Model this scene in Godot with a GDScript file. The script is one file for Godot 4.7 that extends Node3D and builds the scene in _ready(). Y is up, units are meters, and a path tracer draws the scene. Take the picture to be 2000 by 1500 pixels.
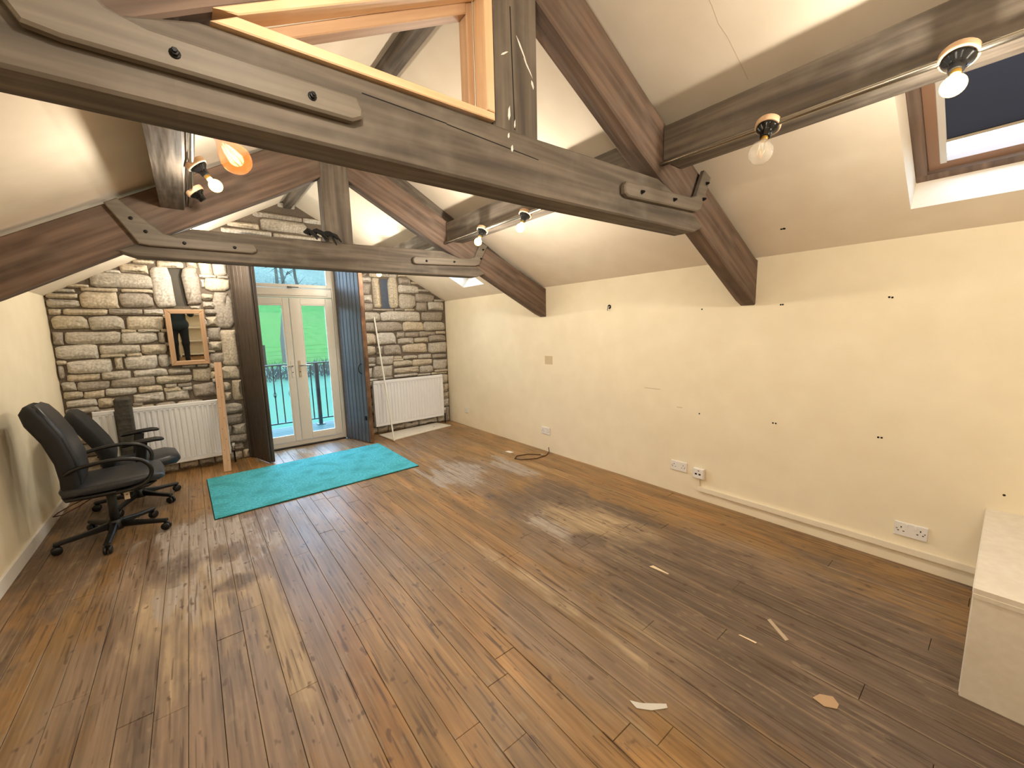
extends Node3D

const W := 3.287
const XL := -1.04
const ZG := -5.82
const ZB := 1.7
const RX := 1.12
const RY := 3.15
const EYR := 1.966
const EYL := 1.92
const BW := 0.11
const Z1 := -1.22
const Z2 := -3.454
const LAMP_E := 0.54
const SKY_E := 16.0
const EXPO := 1.0

var M := {}
var used := {}
var lamp_scene_count := 0

# ---------------------------------------------------------------- mesh helper
class MB:
	var v := PackedVector3Array()
	var n := PackedVector3Array()
	var uv := PackedVector2Array()
	var uv2 := PackedVector2Array()
	var col := PackedColorArray()
	func tri(a: Vector3, b: Vector3, c: Vector3, nn: Vector3) -> void:
		if (b - a).cross(c - a).dot(nn) > 0.0:
			v.append_array([a, c, b])
		else:
			v.append_array([a, b, c])
		n.append_array([nn, nn, nn])
	func tri3(a: Vector3, b: Vector3, c: Vector3, na: Vector3, nb: Vector3, nc: Vector3) -> void:
		if (b - a).cross(c - a).dot(na + nb + nc) > 0.0:
			v.append_array([a, c, b]); n.append_array([na, nc, nb])
		else:
			v.append_array([a, b, c]); n.append_array([na, nb, nc])
	func quad(a: Vector3, b: Vector3, c: Vector3, d: Vector3, nn: Vector3) -> void:
		tri(a, b, c, nn); tri(a, c, d, nn)
	func inset(poly: PackedVector2Array, c: float) -> PackedVector2Array:
		var out := PackedVector2Array()
		var k := poly.size()
		var area := 0.0
		for i in k:
			area += poly[i].cross(poly[(i + 1) % k])
		var s := 1.0 if area > 0.0 else -1.0
		for i in k:
			var p := poly[i]
			var d0 := (p - poly[(i + k - 1) % k]).normalized()
			var d1 := (poly[(i + 1) % k] - p).normalized()
			var n0 := Vector2(-d0.y, d0.x) * s
			var n1 := Vector2(-d1.y, d1.x) * s
			var m := (n0 + n1)
			var q := m.length_squared()
			out.append(p + (m * (2.0 / q) * c if q > 0.2 else n0 * c))
		return out
	# polygon in local XY extruded from z0 to z1, edges chamfered by ch, placed by xf
	func slab(poly: PackedVector2Array, z0: float, z1: float, ch := 0.004, xf := Transform3D.IDENTITY) -> void:
		var k := poly.size()
		var inn := inset(poly, ch) if ch > 0.0 else poly
		var area := 0.0
		for i in k:
			area += poly[i].cross(poly[(i + 1) % k])
		var s := 1.0 if area > 0.0 else -1.0
		var idx := Geometry2D.triangulate_polygon(inn)
		for e in 2:
			var z := z1 if e == 0 else z0
			var nn := xf.basis * Vector3(0, 0, 1 if e == 0 else -1)
			for t in range(0, idx.size(), 3):
				tri(xf * Vector3(inn[idx[t]].x, inn[idx[t]].y, z), xf * Vector3(inn[idx[t + 1]].x, inn[idx[t + 1]].y, z), xf * Vector3(inn[idx[t + 2]].x, inn[idx[t + 2]].y, z), nn)
		for i in k:
			var j := (i + 1) % k
			var d := (poly[j] - poly[i]).normalized()
			var o := Vector3(d.y, -d.x, 0) * s
			var a0 := Vector3(poly[i].x, poly[i].y, z0 + ch)
			var b0 := Vector3(poly[j].x, poly[j].y, z0 + ch)
			var a1 := Vector3(poly[i].x, poly[i].y, z1 - ch)
			var b1 := Vector3(poly[j].x, poly[j].y, z1 - ch)
			quad(xf * a0, xf * b0, xf * b1, xf * a1, (xf.basis * o).normalized())
			if ch > 0.0:
				var ia := Vector3(inn[i].x, inn[i].y, z1)
				var ib := Vector3(inn[j].x, inn[j].y, z1)
				quad(xf * a1, xf * b1, xf * ib, xf * ia, (xf.basis * (o + Vector3(0, 0, 1))).normalized())
				ia.z = z0; ib.z = z0
				quad(xf * a0, xf * b0, xf * ib, xf * ia, (xf.basis * (o - Vector3(0, 0, 1))).normalized())
	func box(c: Vector3, s: Vector3, ch := 0.003, b := Basis.IDENTITY) -> void:
		var h := s * 0.5
		slab(PackedVector2Array([Vector2(-h.x, -h.y), Vector2(h.x, -h.y), Vector2(h.x, h.y), Vector2(-h.x, h.y)]), -h.z, h.z, minf(ch, minf(h.x, minf(h.y, h.z)) * 0.45), Transform3D(b, c))
	func tube(path: PackedVector3Array, r: float, sides := 10, r1 := -1.0, flat := 1.0) -> void:
		var k := path.size()
		var rings: Array = []
		var norms: Array = []
		var up := Vector3.UP
		for i in k:
			var t := (path[mini(i + 1, k - 1)] - path[maxi(i - 1, 0)]).normalized()
			if absf(t.dot(up)) > 0.95:
				up = Vector3.RIGHT if absf(t.x) < 0.9 else Vector3.BACK
			var x := up.cross(t).normalized()
			var y := t.cross(x).normalized()
			up = y
			var rr := r if r1 < 0.0 else lerpf(r, r1, float(i) / (k - 1))
			var ring := PackedVector3Array()
			var nr := PackedVector3Array()
			for s in sides:
				var a := TAU * s / sides
				var o := x * cos(a) + y * sin(a) * flat
				ring.append(path[i] + o * rr)
				nr.append((x * cos(a) * flat + y * sin(a)).normalized())
			rings.append(ring); norms.append(nr)
		for i in k - 1:
			for s in sides:
				var t2 := (s + 1) % sides
				tri3(rings[i][s], rings[i][t2], rings[i + 1][t2], norms[i][s], norms[i][t2], norms[i + 1][t2])
				tri3(rings[i][s], rings[i + 1][t2], rings[i + 1][s], norms[i][s], norms[i + 1][t2], norms[i + 1][s])
		for e in 2:
			var i := 0 if e == 0 else k - 1
			var nn := (path[0] - path[1]).normalized() if e == 0 else (path[k - 1] - path[k - 2]).normalized()
			for s in range(1, sides - 1):
				tri(rings[i][0], rings[i][s], rings[i][s + 1], nn)
	# profile of (radius, height) spun about local Y
	func lathe(pr: PackedVector2Array, seg := 20, xf := Transform3D.IDENTITY) -> void:
		var k := pr.size()
		for i in k - 1:
			var d := (pr[i + 1] - pr[i])
			if d.length() < 1e-6:
				continue
			var nl := Vector2(d.y, -d.x).normalized()
			var na := nl
			var nb := nl
			if i > 0:
				var dp := pr[i] - pr[i - 1]
				var np := Vector2(dp.y, -dp.x).normalized()
				if np.dot(nl) > 0.6:
					na = (np + nl).normalized()
			if i < k - 2:
				var dn := pr[i + 2] - pr[i + 1]
				var nx := Vector2(dn.y, -dn.x).normalized()
				if nx.dot(nl) > 0.6:
					nb = (nx + nl).normalized()
			for s in seg:
				var a := TAU * s / seg
				var b := TAU * (s + 1) / seg
				var ca := Vector3(cos(a), 0, sin(a))
				var cb := Vector3(cos(b), 0, sin(b))
				var p0 := xf * (ca * pr[i].x + Vector3(0, pr[i].y, 0))
				var p1 := xf * (cb * pr[i].x + Vector3(0, pr[i].y, 0))
				var p2 := xf * (cb * pr[i + 1].x + Vector3(0, pr[i + 1].y, 0))
				var p3 := xf * (ca * pr[i + 1].x + Vector3(0, pr[i + 1].y, 0))
				var n0 := (xf.basis * (ca * na.x + Vector3(0, na.y, 0))).normalized()
				var n1 := (xf.basis * (cb * na.x + Vector3(0, na.y, 0))).normalized()
				var n2 := (xf.basis * (cb * nb.x + Vector3(0, nb.y, 0))).normalized()
				var n3 := (xf.basis * (ca * nb.x + Vector3(0, nb.y, 0))).normalized()
				if pr[i].x > 1e-5:
					tri3(p0, p1, p2, n0, n1, n2)
				if pr[i + 1].x > 1e-5:
					tri3(p0, p2, p3, n0, n2, n3)
	# superellipse section swept along points in the local XY plane; hw = half width along z, ht = half thickness
	func loft(pts: PackedVector2Array, hw: Array, ht: Array, ex := 0.45, seg := 20, xf := Transform3D.IDENTITY) -> void:
		var k := pts.size()
		var rings: Array = []
		for i in k:
			var t := (pts[mini(i + 1, k - 1)] - pts[maxi(i - 1, 0)]).normalized()
			var nn := Vector2(-t.y, t.x)
			var ring := PackedVector3Array()
			for s in seg:
				var a := TAU * s / seg
				var c := signf(cos(a)) * pow(absf(cos(a)), ex) * float(hw[i])
				var q := signf(sin(a)) * pow(absf(sin(a)), ex) * float(ht[i])
				ring.append(xf * Vector3(pts[i].x + nn.x * q, pts[i].y + nn.y * q, c))
			rings.append(ring)
		grid(rings, true)
		for e in 2:
			var i := 0 if e == 0 else k - 1
			var cc := Vector3.ZERO
			for p in rings[i]:
				cc += p
			cc /= seg
			var nn := (xf.basis * Vector3((pts[0] - pts[1]).x, (pts[0] - pts[1]).y, 0)).normalized() if e == 0 else (xf.basis * Vector3((pts[k - 1] - pts[k - 2]).x, (pts[k - 1] - pts[k - 2]).y, 0)).normalized()
			for s in seg:
				tri(cc, rings[i][s], rings[i][(s + 1) % seg], nn)
	func grid(rings: Array, closed: bool) -> void:
		var k := rings.size()
		var m: int = rings[0].size()
		var ctr := PackedVector3Array()
		for i in k:
			var c := Vector3.ZERO
			for p in rings[i]:
				c += p
			ctr.append(c / m)
		var nr: Array = []
		for i in k:
			var a := PackedVector3Array()
			for s in m:
				var du: Vector3 = rings[mini(i + 1, k - 1)][s] - rings[maxi(i - 1, 0)][s]
				var dv: Vector3 = rings[i][(s + 1) % m] - rings[i][(s + m - 1) % m]
				var nn := du.cross(dv).normalized()
				if nn.dot(rings[i][s] - ctr[i]) < 0.0:
					nn = -nn
				a.append(nn)
			nr.append(a)
		for i in k - 1:
			for s in (m if closed else m - 1):
				var t := (s + 1) % m
				tri3(rings[i][s], rings[i][t], rings[i + 1][t], nr[i][s], nr[i][t], nr[i + 1][t])
				tri3(rings[i][s], rings[i + 1][t], rings[i + 1][s], nr[i][s], nr[i + 1][t], nr[i + 1][s])
	func mesh() -> ArrayMesh:
		var a := []
		a.resize(Mesh.ARRAY_MAX)
		a[Mesh.ARRAY_VERTEX] = v
		a[Mesh.ARRAY_NORMAL] = n
		if uv.size() == v.size():
			a[Mesh.ARRAY_TEX_UV] = uv
		if uv2.size() == v.size():
			a[Mesh.ARRAY_TEX_UV2] = uv2
		if col.size() == v.size():
			a[Mesh.ARRAY_COLOR] = col
		var m := ArrayMesh.new()
		m.add_surface_from_arrays(Mesh.PRIMITIVE_TRIANGLES, a)
		return m

# ---------------------------------------------------------------- node helpers
func numbered(called: String) -> String:
	var k: int = used.get(called, 0)
	used[called] = k + 1
	return called if k == 0 else "%s_%03d" % [called, k]

func obj(called: String, mesh: Mesh, mat: Material, parent: Node = self, xf := Transform3D.IDENTITY) -> MeshInstance3D:
	var o := MeshInstance3D.new()
	o.name = numbered(called) if parent == self else called
	o.mesh = mesh
	o.material_override = mat
	o.transform = xf
	parent.add_child(o, true)
	return o

func thing(called: String, label: String, category: String, at := Vector3.ZERO, group := "") -> Node3D:
	var o := Node3D.new()
	o.name = numbered(called)
	add_child(o, true)
	o.position = at
	return tag(o, label, category, group)

func tag(o: Node3D, label: String, category: String, group := "") -> Node3D:
	o.set_meta("label", label)
	o.set_meta("category", category)
	if group != "":
		o.set_meta("group", group)
	return o

func setting(called: String) -> Node3D:
	var o := Node3D.new()
	o.name = numbered(called)
	o.set_meta("kind", "structure")
	add_child(o, true)
	return o

func bx(called: String, c: Vector3, s: Vector3, mat: Material, parent: Node, ch := 0.003) -> MeshInstance3D:
	var b := MB.new()
	b.box(Vector3.ZERO, s, ch)
	return obj(called, b.mesh(), mat, parent, Transform3D(Basis.IDENTITY, c))

# a bar with its length along local X from p to q, height h along up, width w across
func bar(called: String, p: Vector3, q: Vector3, up: Vector3, h: float, w: float, mat: Material, parent: Node, ch := 0.003) -> MeshInstance3D:
	var x := (q - p).normalized()
	var z := x.cross(up).normalized()
	var y := z.cross(x).normalized()
	var b := MB.new()
	b.box(Vector3.ZERO, Vector3(p.distance_to(q), h, w), ch)
	return obj(called, b.mesh(), mat, parent, Transform3D(Basis(x, y, z), (p + q) * 0.5))

# a timber whose outline is drawn in the world XY plane; grain runs along ang
func timber(called: String, pts: Array, z0: float, z1: float, ang: float, mat: Material, parent: Node, ch := 0.007) -> MeshInstance3D:
	var c := Vector2.ZERO
	for p in pts:
		c += p
	c /= pts.size()
	var poly := PackedVector2Array()
	for p in pts:
		poly.append((p - c).rotated(-ang))
	var b := MB.new()
	b.slab(poly, z0, z1, ch)
	return obj(called, b.mesh(), mat, parent, Transform3D(Basis(Vector3.BACK, ang), Vector3(c.x, c.y, 0)))

func tubeo(called: String, path: Array, r: float, mat: Material, parent: Node, sides := 10, r1 := -1.0) -> MeshInstance3D:
	var b := MB.new()
	b.tube(PackedVector3Array(path), r, sides, r1)
	return obj(called, b.mesh(), mat, parent)

func cyl(called: String, p: Vector3, axis: Vector3, r: float, h: float, mat: Material, parent: Node, seg := 18, ch := 0.002) -> MeshInstance3D:
	var b := MB.new()
	b.lathe(PackedVector2Array([Vector2(0, 0), Vector2(r - ch, 0), Vector2(r, ch), Vector2(r, h - ch), Vector2(r - ch, h), Vector2(0, h)]), seg)
	return obj(called, b.mesh(), mat, parent, Transform3D(along(axis), p))

func along(axis: Vector3) -> Basis:
	var y := axis.normalized()
	var x := (Vector3.RIGHT if absf(y.x) < 0.9 else Vector3.BACK)
	var z := x.cross(y).normalized()
	x = y.cross(z).normalized()
	return Basis(x, y, z)

func roof_y(x: float) -> float:
	return EYL + (RY - EYL) * (x - XL) / (RX - XL) if x < RX else EYR + (RY - EYR) * (W - x) / (W - RX)

# ---------------------------------------------------------------- textures and materials
func noise(seed_: int, freq: float, w: int, h: int, oct := 4, kind := FastNoiseLite.TYPE_SIMPLEX_SMOOTH) -> Image:
	var f := FastNoiseLite.new()
	f.seed = seed_
	f.noise_type = kind
	f.frequency = freq
	f.fractal_octaves = oct
	var im := f.get_seamless_image(w, h)
	im.convert(Image.FORMAT_L8)
	return im

func tex(im: Image) -> ImageTexture:
	im.generate_mipmaps()
	return ImageTexture.create_from_image(im)

func mixtex(n1: Image, n2: Image, a: Color, b: Color, c: Color, share: float, size := 512) -> ImageTexture:
	n1.resize(size, size, Image.INTERPOLATE_CUBIC)
	n2.resize(size, size, Image.INTERPOLATE_CUBIC)
	var d1 := n1.get_data()
	var d2 := n2.get_data()
	var out := PackedByteArray()
	out.resize(size * size * 3)
	for i in size * size:
		var t := d1[i] / 255.0
		var s := clampf((d2[i] / 255.0 - 0.45) * 2.2, 0.0, 1.0) * share
		out[i * 3] = int(255.0 * clampf(lerpf(lerpf(a.r, b.r, t), c.r, s), 0, 1))
		out[i * 3 + 1] = int(255.0 * clampf(lerpf(lerpf(a.g, b.g, t), c.g, s), 0, 1))
		out[i * 3 + 2] = int(255.0 * clampf(lerpf(lerpf(a.b, b.b, t), c.b, s), 0, 1))
	return tex(Image.create_from_data(size, size, false, Image.FORMAT_RGB8, out))

func wood(seed_: int, a: Color, b: Color, c: Color, share := 0.5) -> ImageTexture:
	return mixtex(noise(seed_, 0.035, 24, 512, 5), noise(seed_ + 7, 0.02, 256, 256, 4), a, b, c, share)

func blotch(seed_: int, a: Color, b: Color, c: Color, share := 0.5, f1 := 0.05) -> ImageTexture:
	return mixtex(noise(seed_, f1, 512, 512, 5), noise(seed_ + 7, 0.012, 256, 256, 4), a, b, c, share)

func bump(seed_: int, freq: float, strength: float, w := 256, h := 256) -> ImageTexture:
	var im := noise(seed_, freq, w, h, 4)
	im.resize(512, 512, Image.INTERPOLATE_CUBIC)
	im.convert(Image.FORMAT_RGBA8)
	im.bump_map_to_normal_map(strength)
	return tex(im)

func mat(c: Color, rough := 0.7, metal := 0.0) -> StandardMaterial3D:
	var m := StandardMaterial3D.new()
	m.albedo_color = c
	m.roughness = rough
	m.metallic = metal
	return m

func tmat(t: Texture2D, rough: float, scale: float, nrm: Texture2D = null, ns := 0.5, tint := Color.WHITE) -> StandardMaterial3D:
	var m := mat(tint, rough)
	m.albedo_texture = t
	m.uv1_triplanar = true
	m.uv1_scale = Vector3.ONE * scale
	if nrm != null:
		m.normal_enabled = true
		m.normal_texture = nrm
		m.normal_scale = ns
	return m

func glass(c: Color, rough := 0.02) -> StandardMaterial3D:
	var m := mat(c, rough)
	m.transparency = BaseMaterial3D.TRANSPARENCY_ALPHA
	return m

func glow(c: Color, e: float) -> StandardMaterial3D:
	var m := mat(Color(0.9, 0.85, 0.7), 0.4)
	m.emission_enabled = true
	m.emission = c
	m.emission_energy_multiplier = e
	return m

func make_materials() -> void:
	var grain := bump(61, 0.04, 2.0, 24, 256)
	var rough_n := bump(62, 0.06, 3.0)
	var plaster_n := bump(63, 0.03, 1.2)
	var old := wood(11, Color(0.24, 0.21, 0.18), Color(0.49, 0.44, 0.385), Color(0.48, 0.445, 0.40), 0.45)
	M.timber = tmat(old, 0.74, 0.9, grain, 1.0)
	M.timber_red = tmat(wood(14, Color(0.29, 0.23, 0.19), Color(0.52, 0.425, 0.36), Color(0.43, 0.38, 0.335), 0.45), 0.74, 0.9, grain, 1.0)
	M.strap = tmat(wood(17, Color(0.37, 0.335, 0.29), Color(0.48, 0.435, 0.38), Color(0.42, 0.38, 0.335), 0.4), 0.6, 1.5, grain, 0.4)
	M.pine = tmat(wood(21, Color(0.84, 0.69, 0.52), Color(0.92, 0.79, 0.64), Color(0.87, 0.72, 0.56), 0.5), 0.5, 1.6, grain, 0.25)
	M.pine_pink = tmat(wood(24, Color(0.68, 0.535, 0.405), Color(0.79, 0.65, 0.51), Color(0.73, 0.585, 0.455), 0.5), 0.55, 1.6, grain, 0.3)
	M.slate = tmat(wood(27, Color(0.225, 0.225, 0.235), Color(0.335, 0.335, 0.345), Color(0.39, 0.385, 0.395), 0.35), 0.45, 1.3, grain, 0.4)
	M.darkwood = tmat(wood(31, Color(0.175, 0.14, 0.11), Color(0.33, 0.27, 0.215), Color(0.25, 0.215, 0.18), 0.5), 0.5, 1.4, grain, 0.5)
	M.post = tmat(wood(33, Color(0.20, 0.185, 0.16), Color(0.36, 0.335, 0.295), Color(0.15, 0.125, 0.10), 0.6), 0.7, 2.0, rough_n, 0.6)
	M.wall = tmat(blotch(41, Color(0.925, 0.87, 0.755), Color(0.95, 0.90, 0.79), Color(0.90, 0.845, 0.735), 0.35, 0.02), 0.85, 0.35, plaster_n, 0.12)
	M.ceiling = tmat(blotch(43, Color(0.90, 0.845, 0.765), Color(0.93, 0.88, 0.805), Color(0.875, 0.82, 0.735), 0.4, 0.02), 0.9, 0.35, plaster_n, 0.12)
	var st := blotch(47, Color(0.60, 0.575, 0.54), Color(0.96, 0.93, 0.88), Color(0.74, 0.71, 0.67), 0.4, 0.035)
	M.stones = []
	for t in [Color(1, 1, 1), Color(0.93, 0.92, 0.9), Color(1.0, 0.965, 0.9), Color(0.83, 0.81, 0.79), Color(0.97, 0.945, 0.89)]:
		M.stones.append(tmat(st, 0.9, 1.8, rough_n, 1.0, t))
	M.stone_dark = tmat(st, 0.9, 1.8, rough_n, 1.0, Color(0.42, 0.38, 0.35))
	M.mortar = tmat(blotch(49, Color(0.34, 0.30, 0.26), Color(0.50, 0.45, 0.39), Color(0.40, 0.36, 0.31), 0.5), 0.95, 2.5, rough_n, 0.8)
	M.upvc = mat(Color(0.90, 0.87, 0.82), 0.28)
	M.enamel = mat(Color(0.925, 0.92, 0.925), 0.25)
	M.white = mat(Color(0.92, 0.90, 0.87), 0.4)
	M.offwhite = tmat(blotch(53, Color(0.86, 0.82, 0.75), Color(0.90, 0.87, 0.81), Color(0.80, 0.76, 0.69), 0.3), 0.45, 0.8)
	M.plastic_white = mat(Color(0.92, 0.90, 0.87), 0.3)
	M.black = mat(Color(0.035, 0.035, 0.038), 0.38)
	M.black_gloss = mat(Color(0.03, 0.03, 0.03), 0.12)
	M.fabric = tmat(blotch(55, Color(0.055, 0.05, 0.048), Color(0.105, 0.095, 0.09), Color(0.07, 0.065, 0.06), 0.4, 0.2), 0.8, 6.0, rough_n, 0.4)
	M.leather = tmat(blotch(57, Color(0.085, 0.095, 0.115), Color(0.185, 0.20, 0.23), Color(0.13, 0.14, 0.165), 0.5), 0.36, 3.0, rough_n, 0.35)
	M.steel = mat(Color(0.62, 0.60, 0.56), 0.25, 1.0)
	M.chrome = mat(Color(0.75, 0.73, 0.70), 0.15, 1.0)
	M.iron = mat(Color(0.10, 0.09, 0.085), 0.45, 0.6)
	M.hole = mat(Color(0.05, 0.04, 0.03), 0.9)
	M.grime = mat(Color(0.30, 0.26, 0.21), 0.9)
	M.pane = glass(Color(0.45, 0.52, 0.54, 0.03))
	M.bulb_clear = glass(Color(0.95, 0.92, 0.86, 0.16))
	M.bulb_amber = glass(Color(0.95, 0.50, 0.16, 0.16))
	M.bulb_lit = glow(Color(1.0, 0.83, 0.5), 6.0)
	M.filament = glow(Color(1.0, 0.74, 0.32), 5.0)
	M.filament_dim = glow(Color(1.0, 0.5, 0.28), 0.7)
	M.brass = mat(Color(0.75, 0.6, 0.3), 0.3, 1.0)
	M.plate = mat(Color(0.80, 0.66, 0.52), 0.5)
	M.mirror = mat(Color(0.86, 0.87, 0.86), 0.015, 1.0)
	M.rug = tmat(blotch(71, Color(0.19, 0.58, 0.63), Color(0.36, 0.77, 0.82), Color(0.20, 0.57, 0.59), 0.8, 0.06), 0.95, 1.1, bump(72, 0.25, 4.0), 0.6)
	M.rug_edge = mat(Color(0.05, 0.10, 0.10), 0.9)
	M.blind = mat(Color(0.17, 0.20, 0.27), 0.85)
	M.blind.backlight_enabled = true
	M.blind.backlight = Color(0.10, 0.13, 0.2)
	M.paper = mat(Color(0.80, 0.78, 0.74), 0.8)
	M.card = mat(Color(0.70, 0.58, 0.45), 0.85)
	M.cable = mat(Color(0.30, 0.16, 0.08), 0.5)
	M.deck = tmat(wood(81, Color(0.19, 0.26, 0.245), Color(0.26, 0.335, 0.315), Color(0.22, 0.29, 0.275), 0.4), 0.5, 1.2, grain, 0.4)
	M.rail = mat(Color(0.07, 0.08, 0.10), 0.4, 0.3)
	M.grass = tmat(blotch(83, Color(0.16, 0.27, 0.125), Color(0.225, 0.345, 0.175), Color(0.205, 0.295, 0.165), 0.5), 0.95, 0.05)
	M.woodfloor = tmat(blotch(84, Color(0.13, 0.17, 0.15), Color(0.45, 0.475, 0.42), Color(0.24, 0.27, 0.235), 0.5, 0.14), 0.95, 0.03)
	M.meadow = tmat(blotch(85, Color(0.19, 0.30, 0.235), Color(0.26, 0.37, 0.30), Color(0.24, 0.315, 0.28), 0.5), 0.95, 0.4)
	M.bark = tmat(blotch(87, Color(0.19, 0.195, 0.17), Color(0.32, 0.315, 0.28), Color(0.24, 0.24, 0.21), 0.5), 0.95, 2.0)
	M.twig = mat(Color(0.17, 0.20, 0.19), 0.95)
	M.stake = mat(Color(0.12, 0.12, 0.105), 0.9)
	M.floor = floor_material()
	for k in ["grass", "meadow", "woodfloor", "bark", "twig", "stake"]:
		M[k].metallic_specular = 0.05
	M.deck.metallic_specular = 0.2
	M.subfloor = mat(Color(0.22, 0.16, 0.11), 0.95)

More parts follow.
